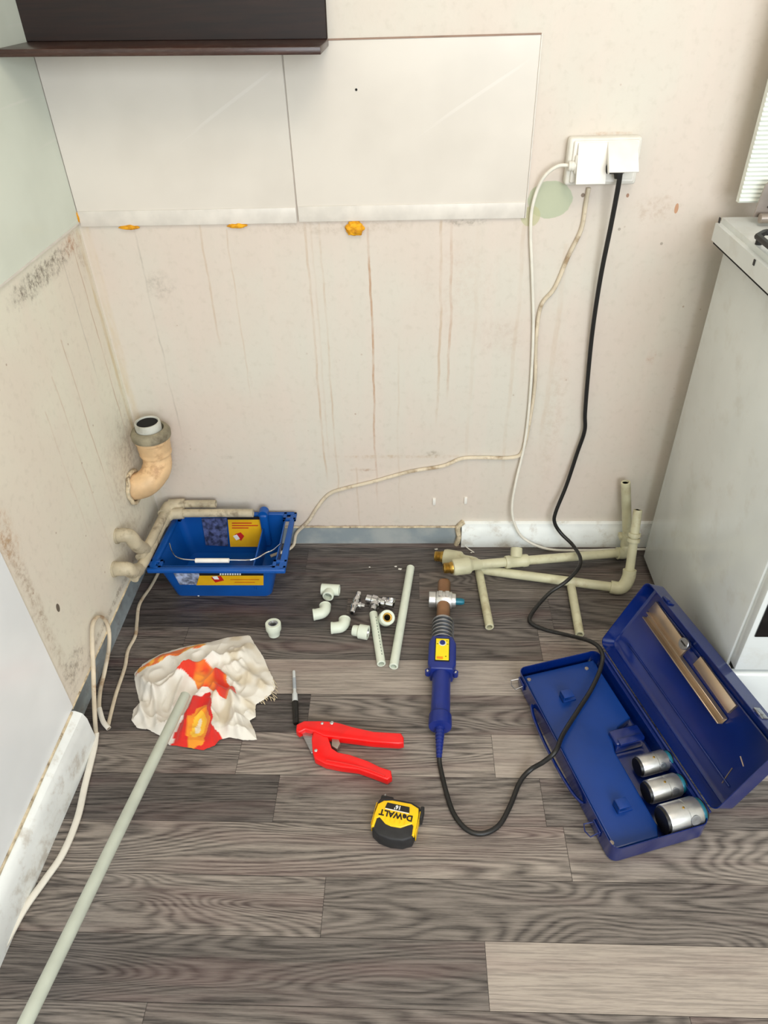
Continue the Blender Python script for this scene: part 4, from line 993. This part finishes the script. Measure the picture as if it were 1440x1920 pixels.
mb = MB(); mb.tube(catmull([EB - dB * .026, EB - dB * .004, EB + Vector((.008, .003, .010)), r2b, r2b + (r2t - r2b).normalized() * .018], 5), .0162, 24); mb.build('elbow', M_OLD, t)
kk = r2b.lerp(r2t, .52); dk_ = (r2t - r2b).normalized()
mb = MB(); mb.lathe([(.0108, 0), (.0150, .001), (.0150, .010), (.0108, .011)], frame(kk, kk + dk_), 22); mb.lathe([(.0108, 0), (.0150, .001), (.0150, .009), (.0108, .010)], frame(kk + dk_ * .014, kk + dk_ * 2), 22); mb.build('coupling_rings', M_OLD, t)

# ================================================================== WELDING IRON
WZ = .030
wa, wb = at(825, 1364, z=WZ), at(833, 1088, z=WZ)
wd = (wb - wa); wd.z = 0; WL = wd.length; wdn = wd.normalized(); wrz = math.atan2(wdn.y, wdn.x) - PI / 2
t = thing('pipe_welding_iron', 'blue pipe welding iron with yellow dial label, plugged into the wall socket', 'welding iron', (wa.x, wa.y, 0), wrz)
sv = lambda v: (at(829, v, z=WZ) - wa).dot(wdn)
Lc = lambda x, y, z=0: (x, y, z)
Yb = frame((0, 0, WZ), (0, 1, WZ))
def wl(mb, prof, seg=28): return mb.lathe(prof, Yb, seg)
s1362, s1340, s1262, s1204, s1168, s1145, s1108 = [sv(v) for v in (1362, 1340, 1262, 1204, 1170, 1140, 1110)]
mb = MB(); wl(mb, [(.016, 0), (.0230, .001), (.0242, .006), (.0235, s1340 - .004), (.0200, s1340), (.0198, s1262 + .004)]); hb = mb.build('handle', M_WBLUE, t, local=True)
mb = MB()
for k_ in range(5): mb.box((-.009 + k_ * .0045 - .0009, s1340 + .002, WZ + .0155), (-.009 + k_ * .0045 + .0009, s1340 + .010, WZ + .0185), bev=.0004, seg=1)
mb.build('vent_ribs', M_WBLUE, hb, local=True)
mb = MB()
mb.prism([(-.021, s1262 - .006), (.021, s1262 - .006), (.0265, s1262 + .010), (.0265, s1204 - .020), (.020, s1204), (-.020, s1204), (-.0265, s1204 - .020), (-.0265, s1262 + .010)], .048, T(0, 0, WZ - .025) @ Matrix.Diagonal((1.16, 1, 1, 1)), bev=.006, seg=3)
for sx in (-1, 1): mb.lathe([(.0065, 0), (.0065, .012)], T(sx * .0300, s1262 - .002, WZ - .004), 16)
hs = mb.build('housing', M_WBLUE, t, local=True)
for sx in (-1, 1): mb = MB(); mb.lathe([(.0032, 0), (.0026, .0012), (0, .0014)], T(sx * .0303, s1262 - .002, WZ + .008), 12); mb.build('housing_screw', M_CHROME, hs, local=True)
ly0, ly1 = s1262 + .016, s1204 - .012
mb = MB(); mb.box((-.0165, ly0 - .003, WZ + .0225), (.0165, ly1 + .003, WZ + .0242), bev=.001); mb.build('label_recess', M_BLKPL, hs, local=True)
mb = MB(); mb.box((-.0145, ly0, WZ + .024), (.0145, ly1, WZ + .0252), bev=.0005, seg=1); yl = mb.build('dial_label', M_YELL, hs, local=True)
mb = MB(); mb.lathe([(.0085, 0), (.0080, .0006), (0, .0007)], T(.0, ly1 - .013, WZ + .0252), 24); mb.build('dial_ring', M_WPRINT, yl, local=True)
mb = MB(); mb.lathe([(.0062, 0), (.0058, .003), (.003, .0036), (0, .0036)], T(.0, ly1 - .013, WZ + .0256), 20); mb.build('dial', M_WBLUE, yl, local=True)
mb = MB(); mb.box((-.012, ly0 + .002, WZ + .0252), (.002, ly0 + .009, WZ + .0256)); mb.build('orange_mark', mat('orange_print', (250, 150, 10), .5), yl, local=True)
mb = MB()
for (x, y) in ((-.011, ly1 - .016), (.0115, ly1 - .016), (.010, ly1 - .006), (.008, ly0 + .010)): mb.box((x - .0014, y - .0008, WZ + .0252), (x + .0014, y + .0008, WZ + .0257))
mb.build('dial_mark', M_BLKPRINT, yl, local=True)
mb = MB(); mb.lathe([(.0032, 0), (.0026, .0014), (0, .0016)], T(0, s1262 - .004, WZ + .0160), 14); mb.build('indicator_light', M_YELL, hs, local=True)
mb = MB(); pf = []; y = s1204 - .002; nrib = 5; st = (s1168 - s1204) / nrib
pf.append((.016, y))
for k_ in range(nrib): pf += [(.0190, y + st * k_ + .001), (.0260, y + st * k_ + .0025), (.0260, y + st * k_ + st * .5), (.0190, y + st * k_ + st * .62)]
pf += [(.019, s1168), (.0255, s1168 + .001), (.0255, s1168 + .006), (.018, s1168 + .010), (.0, s1168 + .009)]
wl(mb, pf); mb.build('heat_sink', M_STEEL, t, local=True)
mb = MB(); mb.box((-.0160, s1168, WZ - .014), (.0160, WL, WZ + .014), bev=.0125, seg=5); mb.build('heating_plate', M_BRONZE, t, local=True)
ym = (s1145 + s1108) / 2; Xb = frame((-.034, ym, WZ), (.05, ym, WZ))
mb = MB(); mb.lathe([(.0, .0), (.0190, .0), (.0200, .001), (.0200, .016), (.0150, .022)], frame((-.036, ym, WZ), (1, ym, WZ)), 28)
wt = mb.build('socket_die', M_ALU, t, local=True)
mb = MB(); mb.lathe([(.0205, -.018), (.0215, -.016), (.0215, .018), (.0205, .020), (.0148, .020), (.0148, -.018)], frame((.0, ym, WZ), (1, ym, WZ)), 28, closed=True)
for sx in (-1, 1): mb.box((sx * .008 - .005, ym - .009, WZ + .015), (sx * .008 + .005, ym + .009, WZ + .0235), bev=.0015)
mb.lathe([(.0180, .016), (.0185, .018), (.0165, .029), (.012, .030)], frame((0, ym, WZ), (1, ym, WZ)), 28)
mb.build('die_clamp', M_ALU, t, local=True)
mb = MB(); mb.lathe([(.0088, .024), (.0085, .044), (.006, .050), (0, .0505)], frame((0, ym - .003, WZ), (1, ym - .003, WZ)), 20); mb.build('spigot_die', M_TEAL, t, local=True)
sg = [(at(825, v, z=WZ) - wa).dot(wdn) for v in (1412,)][0]
Rb = frame((0, .002, WZ - .004), (0, sg, .012)); L_ = (Vector((0, sg, .012)) - Vector((0, .002, WZ - .004))).length
pf = []; n = 9
for k_ in range(n):
    r = .0105 - .0052 * k_ / n; pf += [(r, L_ * k_ / n), (r, L_ * (k_ + .6) / n), (r - .0015, L_ * (k_ + .65) / n), (r - .0015, L_ * (k_ + .95) / n)]
mb = MB(); mb.lathe(pf, Rb, 18); mb.build('strain_relief', M_WBLUE, t, local=True)
s_end = t.matrix_basis @ Vector((0, sg + .004, .012))
cp = [s_end] + pts([(826, 1440, dict(z=.006)), (838, 1490, dict(z=.005)), (852, 1528, dict(z=.005)), (876, 1556, dict(z=.005)), (905, 1563, dict(z=.005)), (935, 1548, dict(z=.005)), (956, 1512, dict(z=.005)), (975, 1466, dict(z=.006)), (995, 1443, dict(z=.012)),
     (1020, 1428, dict(z=.034)), (1042, 1408, dict(z=.054)), (1056, 1376, dict(z=.045)), (1085, 1330, dict(z=.040)), (1110, 1290, dict(z=.042)), (1127, 1250, dict(z=.050)), (1128, 1222, dict(z=.062)), (1108, 1203, dict(z=.060)), (1060, 1190, dict(z=.020)), (1020, 1180, dict(z=.008)),
     (994, 1166, dict(z=.007)), (1000, 1146, dict(z=.010)), (1030, 1112, dict(z=.025)), (1062, 1090, dict(z=.045)), (1084, 1066, dict(z=.058)), (1088, 1046, dict(z=.060)), (1074, 1022, dict(z=.060)), (1052, 1000, dict(y=-.050)), (1040, 980, dict(y=-.040)), (1042, 960, dict(y=-.034)), (1062, 910, dict(y=-.022)),
     (1082, 850, dict(y=-.016)), (1096, 808, dict(y=-.016)), (1097, 775, dict(y=-.016)), (1102, 710, dict(y=-.016)), (1111, 620, dict(y=-.018)), (1126, 520, dict(y=-.026)), (1146, 420, dict(y=-.036)), (1160, 345, dict(y=-.048)), (1163, 322, dict(y=-.050))])
mb = MB(); mb.tube(catmull(cp, 8), .0047, 14); mb.build('power_cord', M_CORDB, t)
pk = at(1160, 322, y=-.048)
mb = MB(); mb.box((xm + .003, -.052, pk.z - .004), (xm + .040, -.031, pk.z + .014), bev=.005, seg=3); mb.box((xm + .004, -.041, pk.z + .004), (xm + .038, -.031, pk.z + .036), bev=.003, seg=2); mb.lathe([(.0085, 0), (.0085, .008), (.0062, .016)], frame((pk.x, -.047, pk.z + .004), (pk.x, -.049, pk.z - .02)), 16); mb.build('plug', M_BLKPL, t)

# ================================================================== BLUE STEEL CASE
BU = Vector((.959, .283, 0)); BL = Vector((-.283, .959, 0))
A_ = Vector((1.030, -.874, 0)); ang = math.atan2(BU.y, BU.x)
t = thing('welder_case', 'open blue steel tool case on the floor against the stove', 'tool case', tuple(A_), ang)
W_, D_, Hc = .190, .418, .046
def rtray(mb, x0, y0, x1, y1, h, th, rad=.016, z0=0.0, lip=0.0, M=None):
    def ring(ins, z, rad_):
        out = []
        for cx_, cy_, a0 in ((x1 - ins - rad_, y1 - ins - rad_, 0), (x0 + ins + rad_, y1 - ins - rad_, 90), (x0 + ins + rad_, y0 + ins + rad_, 180), (x1 - ins - rad_, y0 + ins + rad_, 270)):
            for i in range(6):
                a = math.radians(a0 + 90 * i / 5); out.append((cx_ + rad_ * math.cos(a), cy_ + rad_ * math.sin(a), z))
        return out
    rs = [ring(.004, z0, rad), ring(0, z0 + .004, rad), ring(0, z0 + h, rad), ring(th, z0 + h, rad - th), ring(th, z0 + .006, rad - th), ring(.005, z0 + .003, rad)]
    n = len(rs[0]); vs = sum(rs, []); fs = [tuple(range(n - 1, -1, -1)), tuple((len(rs) - 1) * n + i for i in range(n))]
    for a in range(len(rs) - 1):
        for i in range(n): fs.append((a * n + i, a * n + (i + 1) % n, (a + 1) * n + (i + 1) % n, (a + 1) * n + i))
    mb.add(vs, fs, M, False)
mb = MB(); rtray(mb, 0, 0, W_, D_, Hc, .0016, z0=.001); base = mb.build('base_tray', M_NAVY, t, local=True)
mb = MB(); rtray(mb, -.0012, -.0012, W_ + .0012, D_ + .0012, .005, .0035, z0=Hc - .006 + .001)
# moulded insert: a raised floor with a well for the dies along the hinge side
mb = MB()
xi, yi = .108, .205
pl_ = [(.010, .010), (xi - .012, .010), (xi - .002, .03), (xi, yi - .02), (xi + .01, yi + .01), (xi + .035, yi + .03), (W_ - .012, yi + .045), (W_ - .012, D_ - .010), (.010, D_ - .010)]
mb.prism(pl_, .024, T(0, 0, .005), bev=.004, seg=3); ins = mb.build('insert_panel', M_NAVYI, t, local=True)
mb = MB(); mb.box((xi + .006, yi - .012, .006), (W_ - .012, yi + .022, .038), bev=.004, seg=3); mb.box((xi + .012, yi - .016, .036), (W_ - .018, yi - .002, .041), bev=.0015); mb.build('die_bracket', M_NAVY, t, local=True)
for (u, v) in ((1065, 1305), (1168, 1510)):
    c = t.matrix_basis.inverted() @ at(u, v, z=.034)
    mb = MB(); mb.box((c.x - .016, c.y - .011, .029), (c.x + .014, c.y + .009, .033), bev=.001); mb.box((c.x - .016, c.y - .011, .029), (c.x - .013, c.y + .009, .046), bev=.001); mb.box((c.x - .016, c.y - .011, .043), (c.x + .008, c.y + .009, .046), bev=.001); mb.build('tab', M_NAVYI, ins, local=True)
for (u, v) in ((992, 1274), (1100, 1253), (1147, 1580)):
    c = t.matrix_basis.inverted() @ at(u, v, z=.03)
    mb = MB(); mb.lathe([(.0045, 0), (.0040, .0016), (0, .002)], T(c.x, c.y, .029), 14); mb.build('rivet', M_GREYM, ins, local=True)
# latches and carrying handle on the left long side
for yy in (.055, .392):
    mb = MB(); mb.box((-.004, yy - .014, .018), (.0, yy + .012, .036), bev=.0015); mb.build('latch_plate', M_NAVY, t, local=True)
    mb = MB(); mb.tube([(-.003, yy - .011, .030), (-.020, yy - .013, .028), (-.024, yy, .027), (-.020, yy + .012, .028), (-.003, yy + .010, .030)], .0013, 8); mb.build('latch_wire', M_NAVY if yy < .2 else M_STEEL, t, local=True)
mb = MB(); mb.tube(catmull([(-.001, .105, .026), (-.006, .112, .026), (-.011, .135, .024), (-.014, .19, .022), (-.014, .25, .022), (-.011, .30, .024), (-.006, .325, .026), (-.001, .332, .026)], 5), .0052, 12, flat=.55); mb.build('carry_handle', M_NAVY, t, local=True)
# lid
PH = math.radians(64)
hx = W_ + .016; hy = .016
LW = .186
Ml = T(hx, hy, Hc + .001) @ R(-PH, 'Y')      # local x of the lid runs up the lid, z points out of its opening
mb = MB(); rtray(mb, 0, 0, LW, D_ + .004, .042, .0016, z0=0.0, M=Ml @ T(0, 0, -.042)); lid = mb.build('lid_tray', M_NAVY, t, local=True)
mb = MB(); rtray(mb, .030, .03, LW - .03, D_ - .03, .003, .002, rad=.012, z0=-.0405, M=Ml); 
mb = MB(); mb.box((.032, .03, -.0385), (.036, D_ - .03, -.0365), Ml, bev=.0008); mb.box((LW - .036, .03, -.0385), (LW - .032, D_ - .03, -.0365), Ml, bev=.0008); mb.build('lid_ridges', M_NAVY, lid, local=True)
for yy in (.07, .36):
    mb = MB(); mb.box((LW - .001, yy - .012, -.022), (LW + .003, yy + .012, -.006), Ml, bev=.001); mb.box((LW + .002, yy - .006, -.012), (LW + .006, yy + .006, -.002), Ml, bev=.001); mb.build('latch_catch', M_NAVY if yy > .2 else M_STEEL, lid, local=True)
mb = MB(); mb.tube([(hx - .004, .02, Hc - .004), (hx - .004, D_ - .01, Hc - .004)], .0035, 10)
mb.box((W_, .03, Hc - .010), (hx - .002, D_ - .02, Hc - .006)); mb.build('hinge', M_NAVY, t, local=True)

# stand lying in the lid
MW = t.matrix_basis @ Ml
ln = (MW.to_3x3() @ Vector((0, 0, 1))).normalized()
def lidp(u, v, d): # world point on the plane d above the lid's inner face
    return at(u, v, n=ln, p=MW @ Vector((0, 0, -.042 + d)))
MWi = MW.inverted()
st = thing('folding_stand', 'folded nickel-coloured welder stand lying inside the open case lid', 'stand', M=Matrix.Translation(lidp(1285, 1240, .003)))
def strip(name, a, b, wd_, d0, d1, m, par, prof=None):
    a = MWi @ lidp(*a, d1); b = MWi @ lidp(*b, d1); a2 = Vector((a.x, a.y)); b2 = Vector((b.x, b.y)); n2 = (b2 - a2).normalized(); L_ = (b2 - a2).length
    Mx = MW @ T(a.x, a.y, -.042) @ R(math.atan2(n2.y, n2.x), 'Z')
    mb = MB()
    if prof == 'channel':
        mb.box((0, -wd_ / 2, d0), (L_, wd_ / 2, d0 + .0022), Mx, bev=.0005, seg=1)
        mb.box((0, -wd_ / 2, d0), (L_, -wd_ / 2 + .0025, d1), Mx, bev=.0005, seg=1); mb.box((0, wd_ / 2 - .0025, d0), (L_, wd_ / 2, d1), Mx, bev=.0005, seg=1)
    else: mb.box((0, -wd_ / 2, d0), (L_, wd_ / 2, d1), Mx, bev=.0008, seg=2)
    return mb.build(name, m, par)
strip('upper_plate', (1222, 1136), (1283, 1222), .028, .002, .010, M_STAND, st)
strip('lower_plate', (1306, 1238), (1372, 1330), .024, .002, .010, M_STAND, st)
strip('rail', (1208, 1152), (1350, 1352), .017, .004, .018, M_STAND, st, 'channel')
strip('link_bar', (1275, 1205), (1306, 1246), .022, .001, .005, M_NAVY, st)
kc = lidp(1285, 1207, .016)
mb = MB(); mb.lathe([(.0060, -.010), (.0060, 0), (.0118, .0), (.0124, .001), (.0124, .005), (.0115, .006), (0, .006)], frame(kc, kc + ln), 24); kb = mb.build('clamp_screw', M_STEEL, st)
mb = MB(); mb.box((-.008, -.0016, .006), (.008, .0016, .0066), frame(kc, kc + ln), bev=.0002, seg=1); mb.build('screw_slot', M_IRON, kb)
# metal slivers in the lid
for i, (a, b, lb) in enumerate((((1354, 1468), (1373, 1440), 'longer thin metal sliver lying in the dark lower corner of the case lid'), ((1388, 1418), (1394, 1437), 'shorter metal sliver lying in the near corner of the case lid'))):
    mb = MB(); mb.tube([lidp(*a, .0035), lidp(*b, .0035)], .0011, 6); tag(mb.build('metal_sliver', M_STAND), lb, 'metal scrap', 'metal slivers in the case lid')

# three welding dies in the base
for (u, v, r, L_, lb) in ((1222, 1431, .0200, .056, 'smallest silver welding die in the case, farthest from the viewer'), (1242, 1478, .0215, .062, 'middle silver welding die in the case'), (1275, 1529, .0265, .066, 'largest silver welding die in the case, nearest the viewer')):
    c = at(u, v, z=.012 + r); axd = BU.copy(); a = c - axd * L_ / 2
    d = thing('welding_die', lb, 'welding die', (c.x, c.y, .006), ang, group='silver welding dies in the blue case')
    Fm = frame(a, a + axd)
    mb = MB(); mb.lathe([(r * .9, 0), (r - .0004, .0008), (r, .002), (r, L_ * .56), (r - .0016, L_ * .575), (r - .0016, L_ * .595), (r, L_ * .61), (r, L_ * .96), (r - .0012, L_), (r * .6, L_)], Fm, 36); mb.build('die_body', M_ALU, d)
    mb = MB(); mb.lathe([(0, -.004), (r * .86, -.004), (r * .92, 0)], Fm, 28); mb.build('black_socket_face', M_BLKPL, d)
    mb = MB(); mb.lathe([(r * .80, L_), (r * .80, L_ + .010), (r * .74, L_ + .012), (0, L_ + .012)], Fm, 28); mb.build('dark_spigot', M_BLKPL, d)
    mb = MB(); mb.lathe([(r * .81, L_ + .001), (r * .83, L_ + .002), (r * .83, L_ + .007), (r * .81, L_ + .008)], Fm, 28); mb.build('teal_band', M_TEAL, d)
    pz = a + axd * L_ * .50 + Vector((0, 0, r)); mb = MB(); mb.lathe([(.0024, -.001), (.0022, .0008), (0, .0012)], T(*pz), 12); mb.build('brass_screw', M_BRASS, d)
    pd = a + axd * L_ * .72; nd = (Vector((0, 0, .55)) - BL * .85).normalized(); mb = MB(); mb.lathe([(r * .36, -.002), (r * .36, .0006), (r * .3, .0008), (0, .0003)], frame(pd + nd * (r - .0002), pd + nd * (r + 1)), 20); mb.build('side_plug', M_STEEL, d)

# ================================================================== DEBRIS
deb = [(742, 1062, .006, 'white plaster chip left of the long loose pipe, upper one'), (750, 1067, .008, 'white plaster chip just left of the top of the loose pipe'), (693, 1063, .004, 'tiny pale chip above the chrome valves'), (818, 1030, .008, 'pale chip between the skirting end and the brass union'),
       (884, 1036, .005, 'white crumb under the end of the skirting board'), (372, 1117, .004, 'tiny white crumb in front of the blue tray')]
for i, (u, v, s, lb) in enumerate(deb):
    c = at(u, v, z=.001); b = bmesh.new(); bmesh.ops.create_icosphere(b, subdivisions=2, radius=1)
    for q_ in b.verts:
        k = 1 + .5 * noise.noise(q_.co * 2 + Vector((i * 5, 0, 0))); q_.co = Vector((q_.co.x * s * .6 * k, q_.co.y * s * .35 * k, (q_.co.z + .7) * s * .22)) + Vector((c.x, c.y, 0))
    mb = MB(); mb.bm(b); tag(mb.build('plaster_chip', M_WPLAS2), lb, 'debris', 'plaster crumbs on the floor')
mb = MB(); mb.tube([at(872, 1024, z=.004), at(880, 1030, z=.003), at(889, 1036, z=.002)], .0016, 6); tag(mb.build('wood_splinter', M_WPLAS2), 'white splinter of wood at the foot of the back skirting', 'debris')
